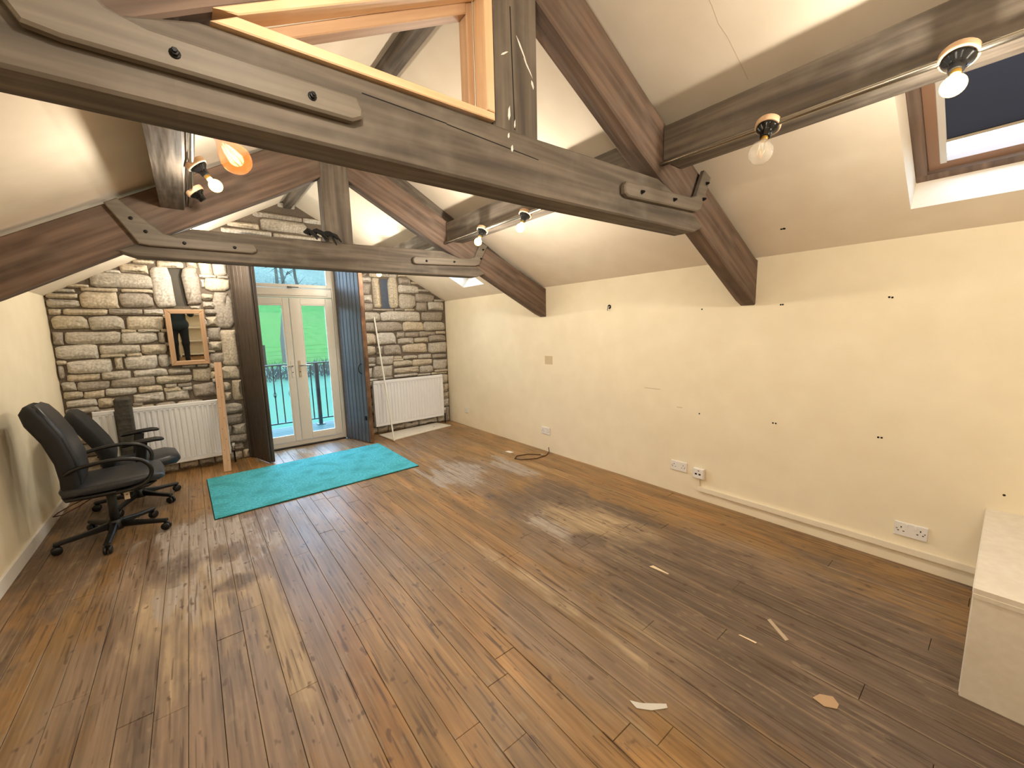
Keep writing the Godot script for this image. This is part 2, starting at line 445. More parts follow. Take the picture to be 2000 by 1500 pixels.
# stones of the gable: centre x, centre y, width, height
const STONES := [[-0.294,2.294,0.164,0.034],[-0.109,2.342,0.177,0.041],[-0.078,2.283,0.217,0.072],[-0.373,2.216,0.221,0.084],[-0.476,2.089,0.460,0.148],[-0.653,1.993,0.265,0.037],[-0.919,1.925,0.211,0.048],[-0.665,1.890,0.281,0.154],[-0.389,1.889,0.249,0.145],[-0.373,1.989,0.249,0.038],[-0.919,1.853,0.212,0.075],[-0.984,1.772,0.080,0.053],[-0.775,1.772,0.308,0.057],[-0.485,1.775,0.255,0.058],[-0.268,1.772,0.163,0.056],[-0.164,2.031,0.171,0.424],[0.084,2.054,0.139,0.401],[0.105,2.300,0.089,0.080],[0.231,2.260,0.113,0.156],[0.362,2.276,0.117,0.171],[0.318,2.093,0.222,0.140],[0.185,2.093,0.036,0.087],[0.211,1.947,0.098,0.069],[0.223,1.859,0.119,0.070],[0.351,1.793,0.161,0.415],[0.362,1.363,0.164,0.417],[0.227,1.775,0.104,0.060],[0.229,1.666,0.110,0.113],[0.233,1.526,0.126,0.136],[0.227,1.387,0.121,0.104],[0.229,1.252,0.132,0.124],[-0.895,1.661,0.234,0.125],[-0.639,1.655,0.249,0.136],[-0.348,1.658,0.298,0.142],[-0.752,1.517,0.392,0.123],[-0.410,1.505,0.268,0.118],[-0.227,1.502,0.060,0.115],[-0.995,1.517,0.070,0.124],[-0.882,1.377,0.297,0.133],[-0.570,1.386,0.301,0.099],[-0.304,1.378,0.204,0.103],[-0.810,1.231,0.322,0.135],[-0.599,1.247,0.059,0.122],[-0.426,1.246,0.260,0.137],[-0.238,1.251,0.084,0.129],[-1.000,1.279,0.060,0.044],[-1.013,1.189,0.034,0.126],[-0.864,1.122,0.225,0.067],[-0.631,1.123,0.221,0.082],[-0.363,1.123,0.275,0.073],[-0.123,1.121,0.183,0.063],[0.072,1.071,0.173,0.142],[-0.980,1.041,0.097,0.083],[-0.807,1.033,0.222,0.085],[-0.509,1.040,0.342,0.095],[-0.175,1.040,0.300,0.081],[0.345,1.060,0.170,0.147],[-0.958,0.952,0.125,0.069],[-0.813,0.944,0.147,0.069],[-0.612,0.951,0.231,0.074],[-0.384,0.950,0.194,0.067],[-0.212,0.967,0.094,0.046],[-0.094,0.961,0.122,0.042],[0.079,0.887,0.216,0.143],[0.283,0.908,0.076,0.087],[0.388,0.851,0.100,0.244],[-0.911,0.863,0.216,0.070],[-0.739,0.847,0.110,0.093],[-0.409,0.858,0.251,0.097],[-0.168,0.855,0.206,0.107],[-0.912,0.787,0.232,0.062],[-0.501,0.794,0.083,0.045],[0.282,0.789,0.076,0.094],[2.006,2.339,0.076,0.094],[2.163,2.332,0.153,0.090],[2.313,2.342,0.138,0.092],[2.449,2.336,0.115,0.083],[2.033,2.242,0.144,0.075],[2.023,2.117,0.135,0.147],[2.030,1.975,0.150,0.100],[2.028,1.861,0.146,0.110],[2.175,2.055,0.110,0.429],[2.431,2.069,0.137,0.451],[2.618,2.248,0.190,0.096],[2.674,2.129,0.320,0.116],[2.639,1.948,0.242,0.213],[2.935,2.009,0.309,0.120],[2.873,1.875,0.179,0.125],[3.117,1.884,0.273,0.128],[2.258,1.819,0.321,0.031],[2.075,1.715,0.241,0.126],[2.521,1.719,0.631,0.142],[3.043,1.726,0.365,0.133],[2.242,1.569,0.577,0.134],[2.716,1.568,0.338,0.135],[3.076,1.570,0.357,0.135],[2.501,1.449,0.119,0.082],[2.685,1.449,0.225,0.073],[2.945,1.452,0.272,0.075],[3.178,1.465,0.167,0.049],[2.031,1.399,0.162,0.156],[2.274,1.393,0.295,0.165],[2.576,1.351,0.259,0.088],[2.836,1.360,0.238,0.074],[3.112,1.377,0.288,0.098],[2.024,1.238,0.143,0.127],[2.159,1.236,0.096,0.119],[2.354,1.225,0.264,0.142],[2.719,1.235,0.409,0.132],[3.108,1.232,0.331,0.159],[2.024,1.091,0.127,0.094],[2.234,1.083,0.265,0.120],[2.438,1.106,0.118,0.049],[2.635,1.101,0.224,0.055],[2.879,1.101,0.229,0.066],[3.137,1.092,0.241,0.063],[2.509,1.015,0.291,0.084],[2.830,1.012,0.327,0.097],[3.145,0.965,0.248,0.158],[1.992,0.916,0.080,0.127],[2.190,0.923,0.291,0.177],[2.562,0.909,0.411,0.090],[2.898,0.896,0.225,0.103],[3.157,0.852,0.237,0.039],[2.032,0.808,0.137,0.033],[2.551,0.830,0.379,0.042],[3.214,0.719,0.108,0.139],[3.209,0.572,0.114,0.134],[3.214,0.441,0.115,0.103],[3.213,0.315,0.125,0.125],[3.231,0.118,0.085,0.230],[-0.920,0.055,0.206,0.096],[-0.652,0.055,0.302,0.096],[-0.364,0.055,0.246,0.096],[-0.149,0.055,0.157,0.096],[0.014,0.055,0.141,0.096],[0.229,0.055,0.262,0.096],[0.404,0.055,0.059,0.096],[1.859,0.055,0.364,0.096],[2.129,0.055,0.150,0.096],[2.346,0.055,0.256,0.096],[2.597,0.055,0.219,0.096],[2.878,0.055,0.315,0.096],[3.120,0.055,0.139,0.096],[-0.860,0.155,0.327,0.076],[-0.522,0.155,0.322,0.076],[-0.187,0.155,0.320,0.076],[0.078,0.155,0.180,0.076],[0.285,0.155,0.207,0.076],[1.817,0.155,0.280,0.076],[2.123,0.155,0.304,0.076],[2.456,0.155,0.333,0.076],[2.805,0.155,0.338,0.076],[3.066,0.155,0.156,0.076],[-0.927,0.255,0.193,0.096],[-0.716,0.255,0.200,0.096],[0.268,0.255,0.329,0.096],[1.842,0.255,0.329,0.096],[3.046,0.228,0.247,0.041],[-0.905,0.375,0.235,0.116],[0.204,0.375,0.147,0.116],[0.362,0.375,0.142,0.116],[1.777,0.375,0.200,0.116],[2.021,0.375,0.259,0.116],[3.083,0.375,0.103,0.116],[-0.934,0.505,0.178,0.116],[-0.713,0.505,0.236,0.116],[0.302,0.505,0.210,0.116],[1.842,0.505,0.329,0.116],[2.998,0.473,0.334,0.051],[-0.902,0.635,0.242,0.116],[0.237,0.635,0.356,0.116],[1.830,0.635,0.305,0.116],[2.174,0.635,0.357,0.116],[2.917,0.635,0.358,0.116],[3.135,0.635,0.052,0.116],[-0.716,0.745,0.180,0.076],[-0.492,0.745,0.238,0.076],[-0.276,0.745,0.167,0.076],[-0.066,0.745,0.224,0.076],[1.783,0.745,0.212,0.076],[1.972,0.745,0.138,0.076],[2.129,0.745,0.146,0.076],[2.303,0.745,0.175,0.076],[2.563,0.745,0.316,0.076],[2.845,0.745,0.219,0.076],[3.070,0.745,0.203,0.076],[-0.623,0.840,0.140,0.086],[0.211,0.840,0.060,0.086],[1.794,0.840,0.235,0.086],[2.212,0.815,0.244,0.036],[2.851,0.815,0.227,0.036],[3.118,0.815,0.278,0.036],[-0.202,0.923,0.142,0.051],[-0.077,0.923,0.081,0.051],[0.200,0.988,0.084,0.051],[1.807,0.955,0.261,0.116],[0.198,1.050,0.102,0.086],[1.817,1.050,0.280,0.086],[2.025,1.025,0.109,0.036],[2.441,1.075,0.154,0.036],[-0.034,1.175,0.118,0.036],[0.088,1.175,0.098,0.036],[0.197,1.150,0.092,0.086],[1.786,1.150,0.217,0.086],[1.930,1.150,0.044,0.086],[-0.150,1.250,0.094,0.086],[-0.010,1.250,0.157,0.086],[0.120,1.250,0.076,0.086],[1.732,1.250,0.109,0.086],[1.882,1.250,0.163,0.086],[-0.633,1.325,0.179,0.036],[-0.470,1.325,0.120,0.036],[-0.131,1.350,0.110,0.086],[0.023,1.350,0.170,0.086],[0.171,1.325,0.097,0.036],[1.728,1.350,0.101,0.086],[1.866,1.350,0.148,0.086],[-0.155,1.425,0.116,0.036],[-0.013,1.450,0.142,0.086],[0.122,1.450,0.100,0.086],[1.722,1.450,0.091,0.086],[1.868,1.450,0.173,0.086],[-0.486,1.575,0.114,0.036],[-0.329,1.575,0.171,0.036],[-0.139,1.575,0.182,0.036],[0.049,1.550,0.168,0.086],[1.729,1.550,0.104,0.086],[1.880,1.550,0.168,0.086],[-0.118,1.650,0.130,0.086],[0.041,1.650,0.159,0.086],[0.156,1.650,0.044,0.086],[1.794,1.650,0.233,0.086],[-0.118,1.725,0.165,0.036],[0.070,1.750,0.183,0.086],[1.787,1.750,0.220,0.086],[1.938,1.750,0.054,0.086],[0.092,1.825,0.099,0.036],[1.774,1.850,0.195,0.086],[1.913,1.850,0.055,0.086],[2.505,1.825,0.140,0.036],[2.666,1.825,0.155,0.036],[-0.897,1.975,0.133,0.036],[1.764,1.950,0.173,0.086],[1.911,1.950,0.094,0.086],[3.178,1.975,0.170,0.036],[-0.801,2.025,0.144,0.036],[1.798,2.050,0.242,0.086],[-0.542,2.175,0.123,0.036],[0.238,2.175,0.149,0.036],[0.380,2.175,0.106,0.036],[1.785,2.150,0.216,0.086],[1.932,2.150,0.050,0.086],[2.925,2.125,0.198,0.036],[1.742,2.250,0.129,0.086],[1.887,2.250,0.133,0.086],[2.774,2.225,0.114,0.036],[-0.293,2.325,0.139,0.036],[-0.141,2.375,0.139,0.036],[0.017,2.375,0.148,0.036],[0.165,2.375,0.121,0.036],[0.316,2.375,0.152,0.036],[1.760,2.350,0.165,0.086],[1.914,2.350,0.116,0.086],[2.583,2.325,0.132,0.036],[0.093,2.450,0.373,0.086],[0.353,2.500,0.119,0.186],[1.915,2.500,0.455,0.186],[2.250,2.450,0.186,0.086],[0.303,2.638,0.192,0.061],[0.667,2.712,0.509,0.061],[1.210,2.712,0.548,0.061],[1.702,2.712,0.408,0.061],[1.986,2.638,0.132,0.061],[0.638,2.788,0.321,0.061],[1.071,2.825,0.518,0.136],[1.562,2.788,0.435,0.061],[1.011,2.938,0.529,0.061],[1.403,2.938,0.227,0.061],[1.115,3.087,0.197,0.061]]

# stain patches on the boards: x, z, half width, half length, how strong; kinds: 0 dull grey wear, 1 bare pale wood, 2 dark dirt, 3 chalky white
const PATCHES := [
	[0, -0.05, -3.55, 0.5, 0.55, 1.0], [0, -0.12, -2.5, 0.5, 1.4, 0.95], [0, 0.52, -3.1, 0.25, 1.0, 0.55],
	[3, -0.08, -3.66, 0.33, 0.38, 0.9], [3, 0.12, -3.3, 0.22, 0.4, 0.6], [3, -0.12, -3.0, 0.16, 0.4, 0.5], [1, -0.1, -2.95, 0.22, 0.45, 0.75], [1, 0.19, -2.45, 0.07, 0.5, 0.8], [1, -0.25, -2.5, 0.16, 0.5, 0.45], [1, 0.22, -1.95, 0.06, 0.35, 0.8], [1, -0.02, -2.2, 0.10, 0.3, 0.4],
	[2, 0.05, -3.3, 0.12, 0.12, 0.55], [2, 0.08, -2.85, 0.13, 0.08, 0.6], [2, -0.22, -3.3, 0.12, 0.2, 0.5], [2, -0.3, -2.1, 0.05, 0.4, 0.5],
	[3, 2.1, -3.6, 0.27, 0.36, 0.95], [3, 2.62, -3.42, 0.10, 0.5, 0.55], [3, 1.78, -3.75, 0.03, 0.5, 0.9], [0, 2.2, -3.45, 0.4, 0.6, 0.5],
	[1, 2.34, -1.95, 0.32, 0.55, 1.0], [1, 2.2, -1.5, 0.22, 0.4, 0.8], [0, 2.15, -1.9, 0.5, 0.75, 0.9], [3, 2.02, -2.05, 0.12, 0.3, 0.5], [2, 2.07, -1.76, 0.12, 0.14, 0.75], [2, 2.48, -2.5, 0.25, 0.4, 0.65], [2, 2.62, -1.7, 0.1, 0.6, 0.6], [2, 2.05, -2.6, 0.25, 0.25, 0.5],
	[2, 2.1, -0.9, 0.48, 0.75, 0.75], [2, 2.0, -0.25, 0.7, 0.6, 0.8], [0, 2.1, -0.6, 0.7, 1.0, 0.95], [2, 1.55, -0.25, 0.45, 0.45, 0.55], [0, 1.35, -1.3, 0.28, 0.7, 0.6], [1, 1.43, -1.5, 0.05, 0.6, 0.6], [1, 1.62, -1.0, 0.06, 0.3, 0.6], [0, 1.0, -2.6, 0.35, 0.6, 0.35],
	[2, -0.85, -4.3, 0.25, 1.3, 0.55], [2, -0.9, -2.9, 0.15, 1.5, 0.4], [0, -0.6, -4.9, 0.5, 0.7, 0.4], [2, 3.1, -0.5, 0.25, 0.6, 0.35], [0, 1.3, -5.6, 0.35, 0.2, 0.6], [3, 0.85, -5.6, 0.3, 0.15, 0.5], [0, 2.4, -5.0, 0.7, 0.6, 0.35]]

func sst(a: float, b: float, x: float) -> float:
	var t := clampf((x - a) / (b - a), 0.0, 1.0)
	return t * t * (3.0 - 2.0 * t)

func floor_material() -> StandardMaterial3D:
	var w := 1280
	var h := 1792
	var x0 := XL
	var xs := W - XL
	var z0 := -5.95
	var zs := 6.2
	# coarse fields of the four kinds of wear
	var cw := 160
	var ch := 224
	var fields: Array = []
	for k in 4:
		var d := PackedByteArray()
		d.resize(cw * ch)
		fields.append(d)
	for p in PATCHES:
		var f: PackedByteArray = fields[p[0]]
		for j in ch:
			var z := z0 + zs * (j + 0.5) / ch
			var dz: float = (z - p[2]) / p[4]
			if absf(dz) > 1.5:
				continue
			for i in cw:
				var x := x0 + xs * (i + 0.5) / cw
				var dx: float = (x - p[1]) / p[3]
				var q := dx * dx + dz * dz
				if q < 2.25:
					var s: float = p[5] * (1.0 - sst(0.45, 1.45, sqrt(q)))
					f[j * cw + i] = maxi(f[j * cw + i], int(s * 255.0))
		fields[p[0]] = f
	var ld: Array = []
	for k in 4:
		var im := Image.create_from_data(cw, ch, false, Image.FORMAT_L8, fields[k])
		im.resize(w, h, Image.INTERPOLATE_BILINEAR)
		ld.append(im.get_data())
	var streak := noise(101, 0.05, w / 2, 128, 5)
	streak.resize(w, h, Image.INTERPOLATE_CUBIC)
	var patch := noise(103, 0.018, 640, 448, 5)
	patch.resize(w, h, Image.INTERPOLATE_CUBIC)
	var spot := noise(107, 0.045, w, 900, 3)
	spot.resize(w, h, Image.INTERPOLATE_CUBIC)
	var scr := noise(121, 0.16, w, 80, 3)
	scr.resize(w, h, Image.INTERPOLATE_CUBIC)
	var dc := scr.get_data()
	var ds := streak.get_data()
	var dp := patch.get_data()
	var dk := spot.get_data()
	var f0: PackedByteArray = ld[0]
	var f1: PackedByteArray = ld[1]
	var f2: PackedByteArray = ld[2]
	var f3: PackedByteArray = ld[3]
	var out := PackedByteArray()
	out.resize(w * h * 3)
	var ro := PackedByteArray()
	ro.resize(w * h)
	var rng := RandomNumberGenerator.new()
	rng.seed = 5
	var tone := PackedFloat32Array()
	var warm := PackedFloat32Array()
	for i in 64:
		tone.append(rng.randf_range(0.95, 1.05))
		warm.append(rng.randf_range(-0.015, 0.015))
	var k := 1.0 / 255.0
	for j in h:
		for i in w:
			var o := j * w + i
			var bt := (float(i) / w * xs) / BW
			var bi := int(bt)
			var fr := bt - bi
			var s := ds[o] * k
			var p := dp[o] * k
			var t := tone[bi] * (0.80 + 0.40 * s)
			var r := (0.635 + warm[bi]) * t
			var g := 0.487 * t
			var b := (0.305 - warm[bi] * 0.5) * t
			var rough := 0.36 + 0.1 * p
			var jig := (p - 0.5) * 1.1 + (s - 0.5) * 1.0 + (dk[o] * k - 0.5) * 0.5
			var m := f0[o] * k
			if m > 0.03:
				m = clampf((m + jig * 0.6 - 0.04) * 1.9, 0.0, 1.0) * 0.9
				t = 0.85 + 0.3 * s
				r += (0.56 * t - r) * m; g += (0.475 * t - g) * m; b += (0.40 * t - b) * m
				rough += 0.05 * m
			m = f1[o] * k
			if m > 0.03:
				m = clampf((m + jig * 0.8 - 0.14) * 2.6, 0.0, 1.0) * 0.9
				t = 0.85 + 0.3 * s
				r += (0.72 * t - r) * m; g += (0.63 * t - g) * m; b += (0.50 * t - b) * m
				rough += 0.15 * m
			m = f3[o] * k
			if m > 0.03:
				m = clampf((m + jig * 1.1 - 0.16) * 2.6, 0.0, 1.0) * 0.9
				r += (0.72 - r) * m; g += (0.67 - g) * m; b += (0.62 - b) * m
				rough += 0.12 * m
			m = f2[o] * k
			if m > 0.03:
				m = clampf((m + jig * 0.7 - 0.05) * 1.9, 0.0, 1.0) * 0.75
				t = 0.8 + 0.4 * s
				r += (0.40 * t - r) * m; g += (0.335 * t - g) * m; b += (0.285 * t - b) * m
				rough += 0.08 * m
			# knots, specks and worn pale arrises
			var q := dk[o]
			if q > 194:
				m = minf(1.0, (q - 194) * 0.05) * 0.55
				r += (0.32 - r) * m; g += (0.22 - g) * m; b += (0.15 - b) * m
			elif q < 66 and p > 0.46:
				m = minf(1.0, (66 - q) * 0.05) * 0.45
				r += (0.62 - r) * m; g += (0.55 - g) * m; b += (0.44 - b) * m
			var sc := dc[o]
			if sc > 176 and p > 0.44:
				m = minf(1.0, (sc - 176) * 0.05) * 0.5 * minf(1.0, (p - 0.44) * 6.0)
				r += (0.66 - r) * m; g += (0.58 - g) * m; b += (0.47 - b) * m
			elif sc < 84 and p < 0.60:
				m = minf(1.0, (84 - sc) * 0.04) * 0.5
				r += (0.27 - r) * m; g += (0.19 - g) * m; b += (0.12 - b) * m
			if (fr < 0.07 or fr > 0.94) and p * 0.7 + sc * k * 0.6 > 0.66:
				m = 0.6
				r += (0.62 - r) * m; g += (0.53 - g) * m; b += (0.42 - b) * m
			o *= 3
			out[o] = int(clampf(r, 0.0, 1.0) * 255.0)
			out[o + 1] = int(clampf(g, 0.0, 1.0) * 255.0)
			out[o + 2] = int(clampf(b, 0.0, 1.0) * 255.0)
			ro[o / 3] = int(clampf(rough, 0.0, 1.0) * 255.0)
	var fm := mat(Color.WHITE, 1.0)
	fm.albedo_texture = tex(Image.create_from_data(w, h, false, Image.FORMAT_RGB8, out))
	fm.roughness_texture = tex(Image.create_from_data(w, h, false, Image.FORMAT_L8, ro))
	fm.roughness_texture_channel = BaseMaterial3D.TEXTURE_CHANNEL_RED
	fm.vertex_color_use_as_albedo = true
	fm.detail_enabled = true
	fm.detail_blend_mode = BaseMaterial3D.BLEND_MODE_MUL
	fm.detail_uv_layer = BaseMaterial3D.DETAIL_UV_2
	fm.detail_albedo = wood(111, Color(0.78, 0.76, 0.74), Color(1, 1, 1), Color(0.93, 0.91, 0.89), 0.5)
	return fm

# ---------------------------------------------------------------- the room
func build_floor() -> void:
	var fl := setting("floor")
	var sub := MB.new()
	sub.box(Vector3((XL + W) * 0.5, -0.14, (ZG + ZB) * 0.5 - 0.1), Vector3(W - XL + 0.5, 0.2, ZB - ZG + 0.5), 0.0)
	obj("underfloor", sub.mesh(), M.subfloor, fl)
	var rng := RandomNumberGenerator.new()
	rng.seed = 77
	var count := int(ceil((W - XL) / BW))
	for i in count:
		var xa := XL + i * BW
		var xb := minf(xa + BW, W)
		var z := ZG
		if xa > 0.46 and xb < 1.66:
			z = -6.05
		while z < ZB - 0.01:
			var ln := rng.randf_range(1.3, 2.9)
			if ZB - z - ln < 0.5:
				ln = ZB - z
			var m := MB.new()
			var g := 0.0009
			var lift := rng.randf_range(-0.0012, 0.0012)
			m.slab(PackedVector2Array([Vector2(xa + g, z + g), Vector2(xb - g, z + g), Vector2(xb - g, z + ln - g), Vector2(xa + g, z + ln - g)]), -lift, 0.03 - lift, 0.0012, Transform3D(Basis(Vector3.RIGHT, Vector3.BACK, Vector3.DOWN), Vector3.ZERO))
			var t := rng.randf_range(0.955, 1.035)
			var off := rng.randf_range(0.0, 5.0)
			for p in m.v:
				m.uv.append(Vector2((p.x - XL) / (W - XL), (p.z + 5.95) / 6.2))
				m.uv2.append(Vector2((p.z + off) * 0.9, (p.x + off * 0.37) * 2.2))
				m.col.append(Color(t, t, t))
			obj("floorboard", m.mesh(), M.floor, fl)
			z += ln

const CRACK := [Vector2(1.85, -0.90), Vector2(1.70, -0.892), Vector2(1.62, -0.895), Vector2(1.55, -0.883), Vector2(1.45, -0.877), Vector2(1.33, -0.872)]

func build_ceiling() -> void:
	var cl := setting("ceiling")
	for side in 2:
		var e := Vector2(W, EYR) if side == 0 else Vector2(XL, EYL)
		var r := Vector2(RX, RY)
		var d := (r - e).normalized()
		var ln := e.distance_to(r)
		var up := Vector2(-d.y, d.x)
		if up.y < 0.0:
			up = -up
		# local x along the slope from the eave, local y along the outward normal, local z = world z
		var xf := Transform3D(Basis(Vector3(d.x, d.y, 0), Vector3(up.x, up.y, 0), Vector3.BACK), Vector3(e.x, e.y, 0))
		var b := MB.new()
		var pieces := []
		if side == 0:
			pieces = [[-0.3, ln, 0.46, ZB + 0.2], [-0.3, 0.235, -0.41, 0.46], [1.15, ln, -0.41, 0.46], [-0.3, ln, -4.39, -0.41], [-0.3, 0.25, -4.88, -4.39], [1.0, ln, -4.88, -4.39], [-0.3, ln, ZG - 0.35, -4.88]]
		else:
			pieces = [[-0.3, ln, ZG - 0.35, ZB + 0.2]]
		for q in pieces:
			b.box(Vector3((q[0] + q[1]) * 0.5, 0.11, (q[2] + q[3]) * 0.5), Vector3(q[1] - q[0], 0.22, q[3] - q[2]), 0.0)
		var slope := obj("plaster_slope", b.mesh(), M.ceiling, cl, xf)
		if side == 0:
			for h in [[0.264, -0.99, 0.009], [0.264, -1.005, 0.007]]:
				cyl("nail_hole", Vector3(h[0], 0.004, h[1]), Vector3.DOWN, h[2], 0.0052, M.hole, slope, 10, 0.0)
			for k in range(1, CRACK.size()):
				bar("hairline_crack", Vector3(CRACK[k - 1].x, -0.0002, CRACK[k - 1].y), Vector3(CRACK[k].x, -0.0002, CRACK[k].y), Vector3.UP, 0.001, 0.0014, M.crack, slope, 0.0)

func skylight(called: String, label: String, s0: float, s1: float, za: float, zb: float, blind_share: float) -> void:
	var e := Vector2(W, EYR)
	var d := (Vector2(RX, RY) - e).normalized()
	var up := Vector2(d.y, -d.x)
	if up.y < 0.0:
		up = -up
	var o := setting(called)
	o.set_meta("label", label)
	o.transform = Transform3D(Basis(Vector3(d.x, d.y, 0), Vector3(up.x, up.y, 0), Vector3.BACK), Vector3(e.x, e.y, 0))
	var mid := (s0 + s1) * 0.5
	var zc := (za + zb) * 0.5
	var f := 0.045
	# white reveals
	# fixed frame then sash
	for part in [["frame", 0.0, 0.19, 0.05, M.timber_red], ["sash", f, 0.215, 0.055, M.sash]]:
		var i: float = part[1]
		var y: float = part[2]
		bx(part[0], Vector3(s0 + i + f * 0.5, y, zc), Vector3(f, part[3], zb - za - i * 2.0), part[4], o)
		bx(part[0], Vector3(s1 - i - f * 0.5, y, zc), Vector3(f, part[3], zb - za - i * 2.0), part[4], o)
		bx(part[0], Vector3(mid, y, za + i + f * 0.5), Vector3(s1 - s0 - i * 2.0 - f * 2.0, part[3], f), part[4], o)
		bx(part[0], Vector3(mid, y, zb - i - f * 0.5), Vector3(s1 - s0 - i * 2.0 - f * 2.0, part[3], f), part[4], o)
	bx("pane", Vector3(mid, 0.225, zc), Vector3(s1 - s0 - f * 3.6, 0.006, zb - za - f * 3.6), M.pane, o, 0.0)
	if blind_share > 0.0:
		var a := s1 - f * 2.0
		var b2 := lerpf(a, s0 + f * 2.0, blind_share)
		bx("blind", Vector3((a + b2) * 0.5, 0.198, zc), Vector3(a - b2, 0.003, zb - za - f * 4.6), M.blind, o, 0.0)
		bx("blind_bar", Vector3(b2, 0.196, zc), Vector3(0.018, 0.014, zb - za - f * 4.4), M.chrome, o)
		for s in [za + f * 2.0 + 0.012, zb - f * 2.0 - 0.012]:
			bx("blind_rail", Vector3(mid, 0.195, s), Vector3(s1 - s0 - f * 3.6, 0.016, 0.028), M.alu, o)

func build_walls() -> void:
	var wr := setting("wall_right")
	bx("plaster", Vector3(W + 0.2, 1.05, (ZG + ZB) * 0.5), Vector3(0.4, 2.3, ZB - ZG + 0.8), M.wall, wr, 0.0)
	for p in [[1.627, -0.476], [1.63, -0.49], [1.62, -1.042], [1.62, -1.055], [1.618, -1.616], [0.751, -1.603], [0.764, -1.037], [0.764, -1.055], [0.772, -0.459], [0.772, -0.475], [0.559, 0.042]]:
		cyl("screw_hole", Vector3(W + 0.006, p[0], p[1]), Vector3.LEFT, 0.006, 0.0075, M.hole, wr, 8, 0.0)
	for p in [[1.12, -3.42, 0.10, 0.13], [0.92, -2.05, 0.006, 0.16], [0.78, -1.78, 0.006, 0.05]]:
		bx("scuff", Vector3(W - 0.0002, p[0], p[1]), Vector3(0.001, p[2], p[3]), M.scuff, wr, 0.0)
	var wl := setting("wall_left")
	bx("plaster", Vector3(XL - 0.2, 1.02, (ZG + ZB) * 0.5), Vector3(0.4, 2.24, ZB - ZG + 0.8), M.wall, wl, 0.0)
	var bl := setting("baseboard_left")
	bx("board", Vector3(XL + 0.008, 0.045, (ZG - 1.2) * 0.5 + 0.2), Vector3(0.016, 0.09, 5.1), M.white, bl, 0.004)
	var wb := setting("wall_back")
	var b := MB.new()
	b.slab(PackedVector2Array([Vector2(XL - 0.3, -0.1), Vector2(W + 0.3, -0.1), Vector2(W + 0.3, EYR), Vector2(W, EYR), Vector2(RX, RY + 0.02), Vector2(XL, EYL), Vector2(XL - 0.3, EYL)]), ZB, ZB + 0.2, 0.0)
	obj("plaster", b.mesh(), M.wall, wb)

func stone_mesh(w: float, h: float, rng: RandomNumberGenerator, proud: float) -> ArrayMesh:
	var st := SurfaceTool.new()
	st.begin(Mesh.PRIMITIVE_TRIANGLES)
	var k := 16
	var ring: Array = []
	var out := PackedVector2Array()
	var ph := rng.randf() * 6.0
	for i in k:
		var a := TAU * (i + 0.5) / k
		var ex := 0.32
		var p := Vector2(signf(cos(a)) * pow(absf(cos(a)), ex) * w * 0.5, signf(sin(a)) * pow(absf(sin(a)), ex) * h * 0.5)
		var j := minf(w, h) * 0.10
		p += Vector2(sin(a * 3.0 + ph) + rng.randf_range(-0.8, 0.8), cos(a * 2.0 + ph) + rng.randf_range(-0.8, 0.8)) * j * 0.55
		out.append(p)
	var e := minf(minf(w, h) * 0.22, 0.022)
	var levels := [[1.0, -0.03], [1.0, proud * 0.35], [0.0, proud * 0.85], [0.0, proud]]
	for l in levels.size():
		var r := PackedVector3Array()
		for i in k:
			var p := out[i]
			if l == 2:
				p = Vector2(p.x * (1.0 - e * 1.2 / (w * 0.5)), p.y * (1.0 - e * 1.2 / (h * 0.5)))
			elif l == 3:
				p = p * 0.5
			var zz: float = levels[l][1]
			if l >= 2:
				zz += rng.randf_range(-0.005, 0.005)
			r.append(Vector3(p.x, p.y, zz))
		ring.append(r)
	var c := Vector3(0, 0, proud + rng.randf_range(-0.003, 0.005))
	for l in 3:
		for i in k:
			var j := (i + 1) % k
			for q in [[ring[l][i], ring[l + 1][j], ring[l][j]], [ring[l][i], ring[l + 1][i], ring[l + 1][j]]]:
				for p in q:
					st.set_smooth_group(0)
					st.add_vertex(p)
	for i in k:
		for p in [ring[3][i], c, ring[3][(i + 1) % k]]:
			st.add_vertex(p)
	st.index()
	st.generate_normals()
	return st.commit()

